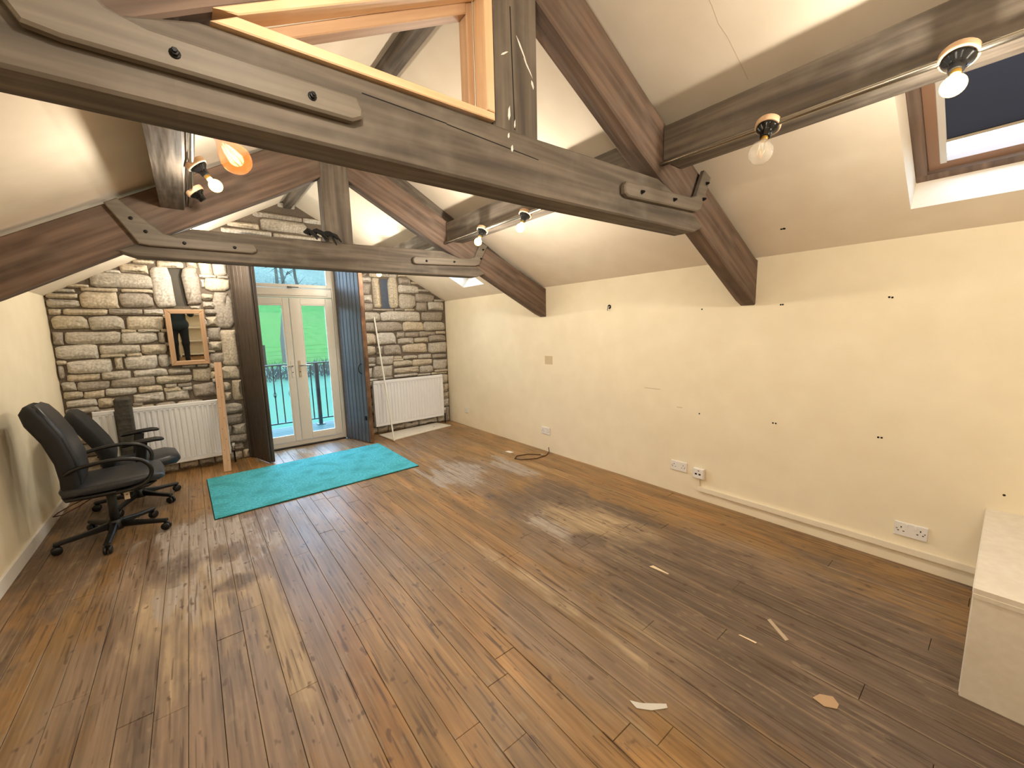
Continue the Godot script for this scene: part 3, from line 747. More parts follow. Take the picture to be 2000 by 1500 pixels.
func build_gable() -> void:
	var g := setting("wall_gable")
	var b := MB.new()
	var zf := ZG - 0.004
	var zb := ZG - 0.4
	# mortar bed left, right and above the opening, with the two slits left open
	b.box(Vector3((XL - 0.3 + 0.46) * 0.5, 0.9, (zf + zb) * 0.5), Vector3(0.46 - XL + 0.3, 1.88, zf - zb), 0.0)
	b.box(Vector3((1.66 + W + 0.3) * 0.5, 0.9, (zf + zb) * 0.5), Vector3(W + 0.3 - 1.66, 1.88, zf - zb), 0.0)
	for q in [[XL - 0.3, -0.10], [0.035, 0.46], [1.66, 2.245], [2.385, W + 0.3]]:
		b.box(Vector3((q[0] + q[1]) * 0.5, 2.05, (zf + zb) * 0.5), Vector3(q[1] - q[0], 0.42, zf - zb), 0.0)
	b.slab(PackedVector2Array([Vector2(XL - 0.3, 2.26), Vector2(0.46, 2.26), Vector2(0.46, 2.62), Vector2(1.66, 2.62), Vector2(1.66, 2.26), Vector2(W + 0.3, 2.26), Vector2(RX, RY + 0.25)]), zb, zf, 0.0)
	obj("mortar", b.mesh(), M.mortar, g)
	var rng := RandomNumberGenerator.new()
	rng.seed = 9
	var i := 0
	for s in STONES:
		var m := stone_mesh(s[2], s[3], rng, rng.randf_range(0.024, 0.042))
		var mm: Material = M.stones[rng.randi() % 5]
		if absf(s[0] - 2.42) < 0.1 and absf(s[1] - 0.93) < 0.06:
			mm = M.stone_dark
		obj("stone", m, mm, g, Transform3D(Basis.IDENTITY, Vector3(s[0], s[1], ZG)))
		i += 1
	# the two narrow slit windows
	bx("slit_pane", Vector3(-0.033, 2.05, ZG - 0.07), Vector3(0.14, 0.44, 0.02), M.slit_glass, g, 0.0)
	bx("slit_board", Vector3(2.315, 2.06, ZG - 0.03), Vector3(0.145, 0.44, 0.03), M.slit_board, g, 0.002)

# ---------------------------------------------------------------- roof timbers
func V(x: float, y: float) -> Vector2:
	return Vector2(x, y)

func truss(called: String, label: String, z: float, strap_far: bool, tip := 0.0) -> void:
	var t := thing(called, label, "roof truss", Vector3(0, 0, 0), "roof trusses")
	var zn := z
	var zf := z - 0.105
	var rt: Material = M.timber_red
	# collar tie with pointed, chamfered ends
	timber("tie_beam", [V(-0.29 - tip, 2.03), V(-0.2 - tip, 2.0), V(1.1, 2.005), V(2.33, 2.025), V(2.43, 2.06), V(2.42, 2.075), V(2.25, 2.16), V(1.95, 2.24), V(1.1, 2.215), V(0.09, 2.2), V(-0.2 - tip, 2.075)], zf - 0.012, zn + 0.012, 0.005, M.timber, t)
	timber("king_post", [V(0.918, 2.19), V(1.128, 2.19), V(1.128, 2.98), V(0.918, 2.98)], zf - 0.006, zn + 0.006, PI / 2, M.timber, t)
	# principal rafters; the back edge packs up to the roof slope
	timber("principal_rafter", [V(XL - 0.05, 1.57), V(-0.776, 1.731), V(-0.28, 2.013), V(0.1, 2.23), V(0.70, 2.56), V(0.93, 2.70), V(0.93, 3.03), V(-0.061, 2.44), V(-0.733, 2.06), V(XL - 0.05, 1.885)], zf, zn, 0.52, rt, t)
	timber("principal_rafter", [V(W + 0.05, 1.61), V(3.2, 1.66), V(2.44, 2.045), V(1.98, 2.26), V(1.802, 2.345), V(1.115, 2.715), V(1.115, 2.98), V(1.413, 2.823), V(2.0, 2.53), V(2.36, 2.37), V(3.25, 1.96), V(W + 0.05, 1.945)], zf, zn, -0.455, rt, t)
	# packing fillet between the right rafter and the plaster
	timber("packing_fillet", [V(3.25, 1.93), V(2.36, 2.34), V(1.413, 2.80), V(1.2, 2.9), V(1.25, 3.09), V(3.25, 2.0)], zf - 0.03, zf - 0.001, -0.48, M.timber, t)
	# wooden knee straps bolted over the joints
	var s := 0.03
	var f := zn + 0.012
	timber("joint_strap", [V(-0.18, 2.075), V(-0.13, 2.068), V(0.41, 2.071), V(0.437, 2.085), V(0.44, 2.105), V(0.425, 2.135), V(0.0, 2.135), V(-0.06, 2.15), V(-0.25, 2.33), V(-0.31, 2.295)], f, f + s, 0.0, M.strap, t, 0.006)
	timber("joint_strap", [V(1.635, 2.105), V(1.66, 2.095), V(2.29, 2.125), V(2.34, 2.14), V(2.45, 2.335), V(2.37, 2.36), V(2.29, 2.21), V(2.23, 2.19), V(1.65, 2.16), V(1.63, 2.14)], f, f + s, 0.02, M.strap, t, 0.006)
	for p in [V(0.04, 2.10), V(0.31, 2.10), V(-0.2, 2.22), V(-0.14, 2.15), V(1.76, 2.13), V(2.05, 2.145), V(2.36, 2.20), V(2.39, 2.29)]:
		var bolt := cyl("bolt", Vector3(p.x, p.y, f + s), Vector3.BACK, 0.0105, 0.003, M.iron, t, 12, 0.001)
		var nut := MB.new()
		nut.lathe(PackedVector2Array([V(0, 0), V(0.0075, 0), V(0.0075, 0.008), V(0.0045, 0.009), V(0.0045, 0.014), V(0, 0.014)]), 6)
		obj("nut", nut.mesh(), M.iron, bolt, Transform3D(Basis.IDENTITY, Vector3(0, 0.004, 0)))
	if strap_far:
		# flecks of old paint and a long drying crack
		for q in [[0.97, 2.46, 0.04, 0.006, 0.6], [1.05, 2.50, 0.09, 0.007, -1.0], [1.08, 2.45, 0.07, 0.006, -0.9], [1.1, 2.40, 0.03, 0.01, -1.2], [0.985, 2.27, 0.05, 0.011, 1.5], [1.01, 2.24, 0.03, 0.006, 1.5], [0.975, 2.19, 0.02, 0.008, 1.4], [0.99, 2.15, 0.025, 0.01, 1.5]]:
			var pf := MB.new()
			var l: float = q[2] * 0.5
			var hh: float = q[3] * 0.5
			pf.slab(PackedVector2Array([V(-l, 0), V(-l * 0.3, -hh), V(l, -hh * 0.3), V(l * 0.5, hh * 0.8), V(-l * 0.5, hh)]), 0, 0.0015, 0.0)
			obj("paint_fleck", pf.mesh(), M.white, t, Transform3D(Basis(Vector3.BACK, q[4]), Vector3(q[0], q[1], zn + (0.006 if q[1] > 2.2 else 0.012))))
		for q in [[1.01, 2.22, 1.0, 2.62, 0.004], [0.45, 2.165, 0.72, 2.16, 0.003], [0.72, 2.158, 1.12, 2.14, 0.003]]:
			var c := MB.new()
			c.box(Vector3.ZERO, Vector3(Vector2(q[0], q[1]).distance_to(Vector2(q[2], q[3])), q[4], 0.001), 0.0)
			obj("drying_crack", c.mesh(), M.hole, t, Transform3D(Basis(Vector3.BACK, (Vector2(q[2], q[3]) - Vector2(q[0], q[1])).angle()), Vector3((q[0] + q[2]) * 0.5, (q[1] + q[3]) * 0.5, zn + (0.0062 if q[3] > 2.3 else 0.0122))))

func purlin(label: String, pts: Array, za: float, zb: float) -> void:
	var b := MB.new()
	var poly := PackedVector2Array()
	var c := Vector2.ZERO
	for p in pts:
		c += p
	c /= pts.size()
	for p in pts:
		poly.append(Vector2(-(p - c).x, (p - c).y))
	# length along local X
	var ln := zb - za
	b.slab(poly, -ln * 0.5, ln * 0.5, 0.008)
	var rot := Basis(Vector3.UP, PI / 2)
	var b2 := MB.new()
	for i in b.v.size():
		b2.v.append(rot * b.v[i])
		b2.n.append(rot * b.n[i])
	var o := obj("purlin", b2.mesh(), M.timber, self, Transform3D(Basis(Vector3.UP, PI / 2), Vector3(c.x, c.y, (za + zb) * 0.5)))
	tag(o, label, "roof beam", "purlins along the roof slopes")

func build_roof_timbers() -> void:
	truss("roof_truss", "big brown timber truss nearest the camera with a new pine frame beside its post", Z1, true, 0.13)
	truss("roof_truss", "second brown timber truss further off, close to the stone gable", Z2, false)
	var r := [V(2.0, 2.335), V(2.0, 2.5), V(2.18, 2.55), V(2.18, 2.335)]
	purlin("dark purlin nearest the camera carrying the two round bulb holders by the skylight", r, Z1 + 0.0, ZB)
	purlin("dark purlin between the two trusses on the side of the long cream wall", r, Z2 + 0.0, Z1 - 0.105)
	purlin("dark purlin stub above the white radiator by the long cream wall", r, ZG, Z2 - 0.105)
	var l := [V(-0.055, 2.315), V(0.062, 2.315), V(0.13, 2.50), V(0.13, 2.58), V(-0.055, 2.475)]
	purlin("dark purlin on the chair side above the near end of the room", l, Z1, ZB)
	purlin("dark purlin between the two trusses carrying the amber bulb", l, Z2, Z1 - 0.105)
	purlin("dark purlin stub above the pine mirror", l, ZG, Z2 - 0.105)
	var rb := bar("ridge_beam", Vector3(RX, RY - 0.04, ZG), Vector3(RX, RY - 0.04, ZB), Vector3.UP, 0.12, 0.09, M.timber, self, 0.006)
	rb.name = "ridge_beam"
	tag(rb, "dark ridge beam running along the very top of the roof", "roof beam")
	# new softwood lining in the near truss
	var p := thing("pine_frame", "triangle of new orange pine battens set into the near truss", "wooden frame")
	var za := Z1 - 0.10
	var zb := Z1 + 0.02
	timber("bottom_rail", [V(0.112, 2.206), V(0.912, 2.22), V(0.912, 2.244), V(0.165, 2.236)], za, zb, 0.01, M.pine, p, 0.003)
	timber("upright", [V(0.880, 2.246), V(0.913, 2.246), V(0.913, 2.672), V(0.880, 2.655)], za + 0.05, zb, PI / 2, M.pine, p, 0.003)
	timber("upright", [V(0.852, 2.246), V(0.879, 2.246), V(0.879, 2.65), V(0.852, 2.63)], za, za + 0.05, PI / 2, M.pine_pink, p, 0.003)
	timber("top_rail", [V(0.168, 2.24), V(0.875, 2.61), V(0.878, 2.65), V(0.12, 2.237)], za + 0.055, zb, 0.48, M.pine, p, 0.003)
	timber("top_rail", [V(0.23, 2.24), V(0.85, 2.565), V(0.85, 2.605), V(0.17, 2.24)], za, za + 0.054, 0.48, M.pine_pink, p, 0.003)
	# black shredded rag caught where the far king post meets its tie
	var rag := thing("torn_rag", "shredded black rag caught on the far truss beside its post", "rag", Vector3(0.88, 2.25, Z2 + 0.0))
	var rng := RandomNumberGenerator.new()
	rng.seed = 3
	for k in 14:
		var a := Vector3(rng.randf_range(-0.12, 0.05), rng.randf_range(0.0, 0.02), rng.randf_range(-0.03, 0.02))
		var q := a + Vector3(rng.randf_range(0.02, 0.08), 0.0, 0.05)
		var e := q + Vector3(0.03, rng.randf_range(-0.07, -0.02), 0.012)
		tubeo("strip", [a, a + Vector3(0.02, 0.025, 0.02), q, e], 0.013, M.fabric, rag, 6, 0.006)

# ---------------------------------------------------------------- lamps
func fitting(label: String, at: Vector3, axis: Vector3, kind: String) -> void:
	var t := thing("bulb_holder_lamp", label, "lamp", at, "batten lamps along the purlins")
	t.basis = along(axis)
	var pl := MB.new()
	pl.lathe(PackedVector2Array([V(0, 0), V(0.046, 0), V(0.048, 0.003), V(0.048, 0.022), V(0.045, 0.026), V(0, 0.026)]), 28)
	obj("round_pattress", pl.mesh(), M.plate, t)
	var hd := MB.new()
	hd.lathe(PackedVector2Array([V(0.041, 0.026), V(0.041, 0.029), V(0.037, 0.036), V(0.026, 0.046), V(0.020, 0.056), V(0.019, 0.072), V(0.0165, 0.074), V(0, 0.074)]), 24)
	obj("holder", hd.mesh(), M.black_gloss, t)
	if kind == "none":
		return
	var y := 0.072
	var cap := MB.new()
	cap.lathe(PackedVector2Array([V(0.0135, y), V(0.0135, y + 0.014), V(0.012, y + 0.016), V(0, y + 0.016)]), 16)
	obj("bulb_cap", cap.mesh(), M.brass, t)
	y += 0.014
	var pr := PackedVector2Array()
	var r := 0.031
	var c := y + 0.042
	if kind == "clear":
		r = 0.046; c = y + 0.062
	elif kind == "amber":
		r = 0.057; c = y + 0.103
	elif kind == "small":
		r = 0.03; c = y + 0.045
	pr.append(V(0.012, y))
	var a0 := 0.42
	if kind == "amber":
		pr.append(V(0.0145, y + 0.012)); pr.append(V(0.017, y + 0.024)); pr.append(V(0.024, y + 0.036)); pr.append(V(0.034, y + 0.05)); pr.append(V(0.046, y + 0.068)); pr.append(V(0.055, y + 0.088))
		a0 = 1.5
	else:
		pr.append(V(0.0128, y + 0.006))
	for i in 15:
		var a := lerpf(a0, PI, i / 14.0)
		pr.append(V(maxf(sin(a) * r, 0.0), c - cos(a) * r))
	var bm := MB.new()
	bm.lathe(pr, 24)
	var bulb := obj("bulb", bm.mesh(), M.bulb_lit if kind == "lit" else (M.bulb_amber if kind == "amber" else M.bulb_clear), t)
	if kind != "lit":
		var fm := MB.new()
		if kind == "amber":
			fm.tube(PackedVector3Array([Vector3(0, y, 0), Vector3(0, y + 0.045, 0)]), 0.0045, 8)
			obj("stem", fm.mesh(), M.bulb_clear, bulb)
			for k in 4:
				var f4 := MB.new()
				var dx := cos(k * TAU / 4 + 0.4) * 0.010
				var dz := sin(k * TAU / 4 + 0.4) * 0.010
				f4.tube(PackedVector3Array([Vector3(dx * 0.5, y + 0.05, dz * 0.5), Vector3(dx, y + 0.07, dz), Vector3(dx, y + 0.105, dz), Vector3(dx * 0.4, y + 0.122, dz * 0.4)]), 0.0028, 6)
				obj("filament", f4.mesh(), M.filament, bulb)
		else:
			var path := []
			for k in 9:
				path.append(Vector3((k % 2) * 0.010 - 0.005 + (k - 4) * 0.0045, c - 0.012 + (k % 2) * 0.03 - absf(k - 4) * 0.002, sin(k * 1.3) * 0.008))
			fm.tube(PackedVector3Array(path), 0.0009, 5)
			obj("filament", fm.mesh(), M.filament_dim, bulb)
			var s2 := MB.new()
			s2.tube(PackedVector3Array([Vector3(0, y, 0), Vector3(0, c - 0.015, 0)]), 0.004, 8, 0.002)
			obj("stem", s2.mesh(), M.bulb_clear, bulb)
	if kind == "lit" or kind == "amber":
		var l := OmniLight3D.new()
		l.name = "bulb_light"
		l.light_color = Color(1.0, 0.96, 0.89) if kind == "lit" else Color(1.0, 0.85, 0.62)
		l.light_energy = LAMP_E if kind == "lit" else LAMP_E * 0.1
		l.light_size = 0.03
		l.omni_range = 14.0
		l.omni_attenuation = 2.0
		l.shadow_enabled = true
		l.position = Vector3(0, c, 0)
		t.add_child(l)

func build_lamps() -> void:
	var ar := Vector3(-0.45, -0.89, 0)
	var al := Vector3(0.62, -0.785, 0)
	var pr := func(z: float) -> Vector3: return Vector3(1.985, 2.325, z)
	var pl := func(z: float) -> Vector3: return Vector3(0.108, 2.36, z)
	fitting("lit bulb in a pale round holder in front of the skylight blind", pr.call(-0.19), ar, "lit")
	fitting("unlit clear globe bulb in a round holder beside the near truss", pr.call(-0.725), ar, "clear")
	fitting("small clear bulb half hidden under the near truss tie", pr.call(-1.75), ar, "small")
	fitting("lit bulb midway between the trusses on the purlin by the cream wall", pr.call(-2.28), ar, "lit")
	fitting("lit bulb just before the far truss on the purlin by the cream wall", pr.call(-2.82), ar, "lit")
	fitting("lit bulb seen under the far truss nearer the small skylight", pr.call(-4.47), ar, "lit")
	fitting("lit bulb seen under the far truss before the blue slit stone", pr.call(-5.02), ar, "lit")
	fitting("large amber filament bulb hanging below the near truss", pl.call(-2.05), al, "amber")
	fitting("lit bulb beside the large amber bulb", pl.call(-2.62), al, "lit")
	fitting("black holder without a bulb behind the amber bulb", pl.call(-3.10), al, "none")
	fitting("upper of two lit bulbs shining on stones above the mirror", pl.call(-4.8), al, "lit")
	fitting("lower of two lit bulbs shining on stones above the mirror", pl.call(-5.38), al, "lit")
	fitting("lit bulb above the white boxed bench, beyond the picture edge", pr.call(0.35), ar, "lit")
	fitting("lit bulb on the chair side purlin just before the near truss", pl.call(-0.55), al, "lit")
	fitting("lit bulb on the chair side purlin behind the camera", pl.call(0.55), al, "lit")
	for q in [["steel conduit along the purlin next to the skylight", 1.977, 2.312, Z1 + 0.01, ZB], ["steel conduit along the purlin between the trusses by the cream wall", 1.977, 2.312, Z2 + 0.01, Z1 - 0.11], ["steel conduit above the radiator behind the far truss", 1.977, 2.312, ZG + 0.05, Z2 - 0.11], ["steel conduit on the chair side purlin at the near end", 0.096, 2.345, Z1 + 0.01, ZB], ["steel conduit beside the amber bulb", 0.096, 2.345, Z2 + 0.01, Z1 - 0.11], ["steel conduit above the mirror behind the far truss", 0.096, 2.345, ZG + 0.05, Z2 - 0.11]]:
		var o := tubeo("conduit", [Vector3(q[1], q[2], q[3]), Vector3(q[1], q[2], q[4])], 0.012, M.steel, self, 12)
		tag(o, q[0], "conduit", "lamp conduits")

# ---------------------------------------------------------------- doors in the gable
func ring(called: String, x0: float, x1: float, y0: float, y1: float, wl: float, wr: float, wb: float, wt: float, z: float, d: float, m: Material, parent: Node) -> void:
	bx(called, Vector3(x0 + wl * 0.5, (y0 + y1) * 0.5, z), Vector3(wl, y1 - y0, d), m, parent, 0.006)
	bx(called, Vector3(x1 - wr * 0.5, (y0 + y1) * 0.5, z), Vector3(wr, y1 - y0, d), m, parent, 0.006)
	bx(called, Vector3((x0 + wl + x1 - wr) * 0.5, y0 + wb * 0.5, z), Vector3(x1 - wr - x0 - wl, wb, d), m, parent, 0.006)
	bx(called, Vector3((x0 + wl + x1 - wr) * 0.5, y1 - wt * 0.5, z), Vector3(x1 - wr - x0 - wl, wt, d), m, parent, 0.006)

func build_glazed_door() -> void:
	var d := setting("door_1")
	d.set_meta("label", "white plastic french doors with a fanlight above")
	var z := -5.985
	ring("frame", 0.47, 1.655, 0.0, 2.62, 0.06, 0.06, 0.065, 0.06, z, 0.075, M.upvc, d)
	bx("transom", Vector3(1.06, 2.035, z), Vector3(1.07, 0.12, 0.075), M.upvc, d, 0.008)
	bx("trickle_vent", Vector3(1.06, 2.015, z + 0.045), Vector3(0.95, 0.03, 0.018), M.upvc, d, 0.006)
	# fanlight sash
	ring("fanlight_sash", 0.535, 1.60, 2.10, 2.555, 0.045, 0.06, 0.045, 0.045, z + 0.012, 0.06, M.upvc, d)
	bx("fanlight_pane", Vector3(1.065, 2.33, z), Vector3(0.97, 0.37, 0.006), M.pane, d, 0.0)
	var fh := bx("fanlight_handle", Vector3(1.08, 2.105, z + 0.052), Vector3(0.05, 0.022, 0.02), M.chrome, d, 0.004)
	bx("lever", Vector3(0.05, 0.0, 0.014), Vector3(0.11, 0.012, 0.01), M.chrome, fh, 0.003)
	for leaf in 2:
		var x0 := 0.535 if leaf == 0 else 1.058
		var x1 := 1.053 if leaf == 0 else 1.59
		var n := Node3D.new()
		n.name = "leaf"
		d.add_child(n, true)
		var zz := z + 0.022
		var sl := 0.115 if leaf == 0 else 0.128
		var sr := 0.075 if leaf == 0 else 0.09
		ring("sash_rail", x0, x1, 0.072, 1.968, sl, sr, 0.078, 0.085, zz, 0.065, M.upvc, n)
		bx("pane", Vector3((x0 + sl + x1 - sr) * 0.5, 1.02, zz), Vector3(x1 - sr - x0 - sl + 0.02, 1.76, 0.006), M.pane, n, 0.0)
		# glazing bead
		ring("glazing_bead", x0 + sl - 0.001, x1 - sr + 0.001, 0.149, 1.884, 0.014, 0.014, 0.014, 0.014, zz + 0.02, 0.022, M.upvc, n)
		var hx := 1.022 if leaf == 0 else 1.11
		var s := -1.0 if leaf == 0 else 1.0
		var hp := bx("handle_plate", Vector3(hx, 1.04, zz + 0.038), Vector3(0.03, 0.22, 0.01), M.upvc if leaf == 0 else M.brass_pale, n, 0.004)
		var lv := MB.new()
		lv.tube(PackedVector3Array([Vector3(0, 0.045, 0), Vector3(0, 0.045, 0.04), Vector3(s * 0.02, 0.046, 0.05), Vector3(s * 0.125, 0.046, 0.05)]), 0.009, 10)
		obj("lever", lv.mesh(), M.chrome, hp)
		cyl("keyhole", Vector3(0, -0.04, 0.004), Vector3.BACK, 0.007, 0.003, M.hole, hp, 10, 0.0)
	# plaster reveals and lintel round the opening
	var rv := setting("trim_1")
	bx("lintel", Vector3(1.06, 2.60, ZG - 0.09), Vector3(1.3, 0.1, 0.24), M.darkwood, rv, 0.006)
	bx("jamb_post", Vector3(0.463, 1.28, ZG - 0.07), Vector3(0.05, 2.56, 0.19), M.darkwood, rv, 0.006)
	bx("jamb_post", Vector3(1.665, 1.28, ZG - 0.07), Vector3(0.05, 2.56, 0.19), M.slate, rv, 0.006)
	bx("threshold_step", Vector3(1.06, 0.006, -5.90), Vector3(1.1, 0.014, 0.06), M.iron, rv, 0.003)

func plank_door(called: String, label: String, hinge: Vector3, free: Vector3, n: int, left: bool) -> void:
	var d := setting(called)
	d.set_meta("label", label)
	var x := (free - hinge).normalized()
	var ln := hinge.distance_to(free)
	var z := x.cross(Vector3.UP).normalized()
	d.transform = Transform3D(Basis(x, Vector3.UP, z), hinge)
	var top := 2.58
	var m: Material = M.darkwood if left else M.slate
	# local x runs from hinge to free edge; local +z is the face towards the room centre
	var w := ln / n
	for i in n:
		var zc := 0.012 + (0.0015 if i % 2 == 0 else 0.0)
		bar("plank", Vector3(w * (i + 0.5), 0.012, zc), Vector3(w * (i + 0.5), top, zc), Vector3.RIGHT, w - 0.004, 0.022, m, d, 0.005)
	var back := -0.02
	# frame and ledges on the far face
	for q in [0.045, ln - 0.035]:
		bar("stile", Vector3(q, 0.012, back), Vector3(q, top, back), Vector3.RIGHT, 0.075, 0.036, M.darkwood, d, 0.006)
	for y in [0.18, 1.28, 2.42]:
		bar("ledge", Vector3(0.085, y, back), Vector3(ln - 0.075, y, back), Vector3.UP, 0.14, 0.034, M.darkwood, d, 0.006)
	if left:
		bar("bead", Vector3(0.14, 0.02, back - 0.016), Vector3(0.14, top, back - 0.016), Vector3.RIGHT, 0.016, 0.016, M.bead, d, 0.004)
		bar("bead", Vector3(ln - 0.085, 0.02, back - 0.016), Vector3(ln - 0.085, top, back - 0.016), Vector3.RIGHT, 0.014, 0.016, M.bead, d, 0.004)
		bx("latch", Vector3(0.3, 1.12, back - 0.02), Vector3(0.08, 0.12, 0.02), M.iron, d, 0.004)
		bx("latch", Vector3(0.3, 2.05, back - 0.02), Vector3(0.10, 0.03, 0.02), M.iron, d, 0.004)
		cyl("floor_bolt", Vector3(ln - 0.14, 0.16, back - 0.02), Vector3.UP, 0.014, 0.09, M.steel, d, 10)
	else:
		bar("edge_strip", Vector3(ln + 0.008, 0.012, -0.012), Vector3(ln + 0.008, top, -0.012), Vector3.RIGHT, 0.016, 0.06, M.edge_wood, d, 0.004)
		var pull := MB.new()
		var path := []
		for k in 9:
			var a := PI * k / 8.0
			path.append(Vector3(ln - 0.06, 1.02 + cos(a) * 0.065, 0.024 + sin(a) * 0.045))
		pull.tube(PackedVector3Array(path), 0.006, 8)
		obj("pull_ring", pull.mesh(), M.iron, d)
		bx("hasp", Vector3(ln - 0.04, 0.35, 0.028), Vector3(0.03, 0.06, 0.012), M.iron, d)

# ---------------------------------------------------------------- radiators
func radiator(label: String, x0: float, x1: float, y0: float, y1: float) -> void:
	var zf := -5.68
	var t := thing("radiator", label, "radiator", Vector3((x0 + x1) * 0.5, y0, zf), "panel radiators under the slit windows")
	var w := x1 - x0
	var h := y1 - y0
	# pressed front panel: fluted profile swept down
	var b := MB.new()
	var k := 22
	var pitch := (w - 0.06) / k
	var prof := PackedVector2Array()
	prof.append(V(-w * 0.5, 0.0)); prof.append(V(-w * 0.5 + 0.03, 0.0))
	for i in k:
		var x := -w * 0.5 + 0.03 + i * pitch
		prof.append(V(x + pitch * 0.30, 0.0)); prof.append(V(x + pitch * 0.42, -0.009)); prof.append(V(x + pitch * 0.68, -0.009)); prof.append(V(x + pitch * 0.80, 0.0))
	prof.append(V(w * 0.5, 0.0))
	for i in prof.size() - 1:
		var p := prof[i]
		var q := prof[i + 1]
		var dd := (q - p).normalized()
		var nn := Vector3(-dd.y, 0, dd.x)
		b.quad(Vector3(p.x, 0.045, p.y), Vector3(q.x, 0.045, q.y), Vector3(q.x, h - 0.045, q.y), Vector3(p.x, h - 0.045, p.y), nn)
	b.box(Vector3(0, 0.0225, -0.012), Vector3(w, 0.045, 0.026), 0.006)
	b.box(Vector3(0, h - 0.0225, -0.012), Vector3(w, 0.045, 0.026), 0.006)
	b.box(Vector3(0, h * 0.5, -0.02), Vector3(w, h - 0.08, 0.012), 0.0)
	obj("front_panel", b.mesh(), M.enamel, t)
	for i in k:
		var x := -w * 0.5 + 0.03 + (i + 0.55) * pitch
		bx("flute_end", Vector3(x, h - 0.05, 0.0), Vector3(pitch * 0.4, 0.012, 0.008), M.enamel, t, 0.003)
		bx("flute_end", Vector3(x, 0.05, 0.0), Vector3(pitch * 0.4, 0.012, 0.008), M.enamel, t, 0.003)
	bx("back_panel", Vector3(0, h * 0.5, -0.055), Vector3(w - 0.02, h - 0.02, 0.02), M.enamel, t, 0.006)
	for s in [-1.0, 1.0]:
		bx("side_cover", Vector3(s * (w * 0.5 - 0.004), h * 0.5, -0.035), Vector3(0.008, h, 0.066), M.enamel, t, 0.003)
	var v := cyl("valve", Vector3(w * 0.5 + 0.028, 0.03, -0.03), Vector3.UP, 0.012, 0.055, M.chrome, t, 12)
	cyl("valve_cap", Vector3(0, 0.055, 0), Vector3.UP, 0.015, 0.035, M.white, v, 14)
	tubeo("tail_pipe", [Vector3(w * 0.5 + 0.028, -y0 + 0.001, -0.03), Vector3(w * 0.5 + 0.028, 0.03, -0.03)], 0.009, M.iron, t)
	for s in [-0.35, 0.35]:
		bx("bracket", Vector3(w * s, h * 0.5, -0.075), Vector3(0.03, h * 0.8, 0.02), M.enamel, t)

# ---------------------------------------------------------------- electrics
func socket(label: String, z: float, y: float, kind: String) -> void:
	var wdt := 0.146 if kind == "double" else 0.09
	var t := thing("power_socket" if kind != "data" else "data_outlet", label, "socket", Vector3(W, y, z), "outlets low on the cream wall")
	t.basis = Basis(Vector3.UP, -PI / 2)   # local +z faces into the room, local x runs along the wall
	var dep := 0.012 if kind != "data" else 0.034
	bx("face_plate", Vector3(0, 0, dep * 0.5), Vector3(wdt, 0.086, dep), M.plastic_white, t, 0.003)
	var cs := [0.0]
	if kind == "double":
		cs = [-0.042, 0.042]
	if kind == "data":
		for s in [-0.016, 0.016]:
			bx("port", Vector3(s, -0.004, dep), Vector3(0.017, 0.014, 0.002), M.hole, t, 0.0)
		bx("port", Vector3(0.006, 0.026, dep), Vector3(0.012, 0.006, 0.002), M.hole, t, 0.0)
		return
	for c in cs:
		bx("pin_hole", Vector3(c, 0.012, dep), Vector3(0.005, 0.009, 0.002), M.hole, t, 0.0)
		bx("pin_hole", Vector3(c - 0.012, -0.011, dep), Vector3(0.008, 0.005, 0.002), M.hole, t, 0.0)
		bx("pin_hole", Vector3(c + 0.012, -0.011, dep), Vector3(0.008, 0.005, 0.002), M.hole, t, 0.0)
		bx("rocker", Vector3(c * 0.45, 0.026, dep + 0.001), Vector3(0.012, 0.02, 0.005), M.plastic_white, t, 0.001)
	for s in [-1.0, 1.0]:
		cyl("plate_screw", Vector3(s * (wdt * 0.5 - 0.012), 0, dep), Vector3.BACK, 0.0035, 0.0012, M.steel, t, 8, 0.0)

func build_electrics() -> void:
	socket("single white wall socket nearest the radiator corner", -5.28, 0.255, "single")
	socket("white wall socket above the loose brown cable", -3.48, 0.255, "double")
	socket("white double socket beside the small data box", -1.765, 0.253, "double")
	socket("small white data box with two black ports above the trunking", -1.58, 0.238, "data")
	socket("white double socket nearest the white boxed bench", -0.286, 0.228, "double")
	var t := thing("cable_trunking", "white plastic cable trunking running low along the cream wall", "trunking", Vector3(W, 0, 0))
	bx("channel", Vector3(-0.011, 0.103, -0.80), Vector3(0.022, 0.038, 1.58), M.wall_plastic, t, 0.004)
	bx("riser", Vector3(-0.010, 0.158, -1.58), Vector3(0.02, 0.075, 0.018), M.wall_plastic, t, 0.003)
	var h := thing("wall_light_wires", "bare wire ends poking from a hole high in the cream wall", "wires", Vector3(W, 1.69, -2.545))
	cyl("cable_hole", Vector3(0.01, 0, 0), Vector3.LEFT, 0.022, 0.0115, M.hole, h, 14, 0.0)
	for k in 3:
		tubeo("wire", [Vector3(-0.001, 0.004, -0.006 + k * 0.006), Vector3(-0.02, -0.005, -0.008 + k * 0.008), Vector3(-0.026, -0.03 - k * 0.006, -0.014 + k * 0.012)], 0.003, M.white if k != 1 else M.black, h, 6)
	var cb := thing("loose_cable", "thin brown cable looped on the floor below the wall socket", "cable", Vector3(0, 0, 0))
	tubeo("cable_loop", [Vector3(W - 0.02, 0.06, -3.42), Vector3(W - 0.03, 0.012, -3.40), Vector3(3.15, 0.006, -3.34), Vector3(2.98, 0.006, -3.33), Vector3(2.83, 0.006, -3.42), Vector3(2.80, 0.006, -3.50), Vector3(2.88, 0.006, -3.56), Vector3(3.02, 0.006, -3.52), Vector3(3.12, 0.006, -3.40)], 0.005, M.cable, cb, 8)
	cyl("cable_end", Vector3(3.12, 0.006, -3.40), Vector3(0.6, 0, 0.4), 0.006, 0.03, M.paper, cb, 8)

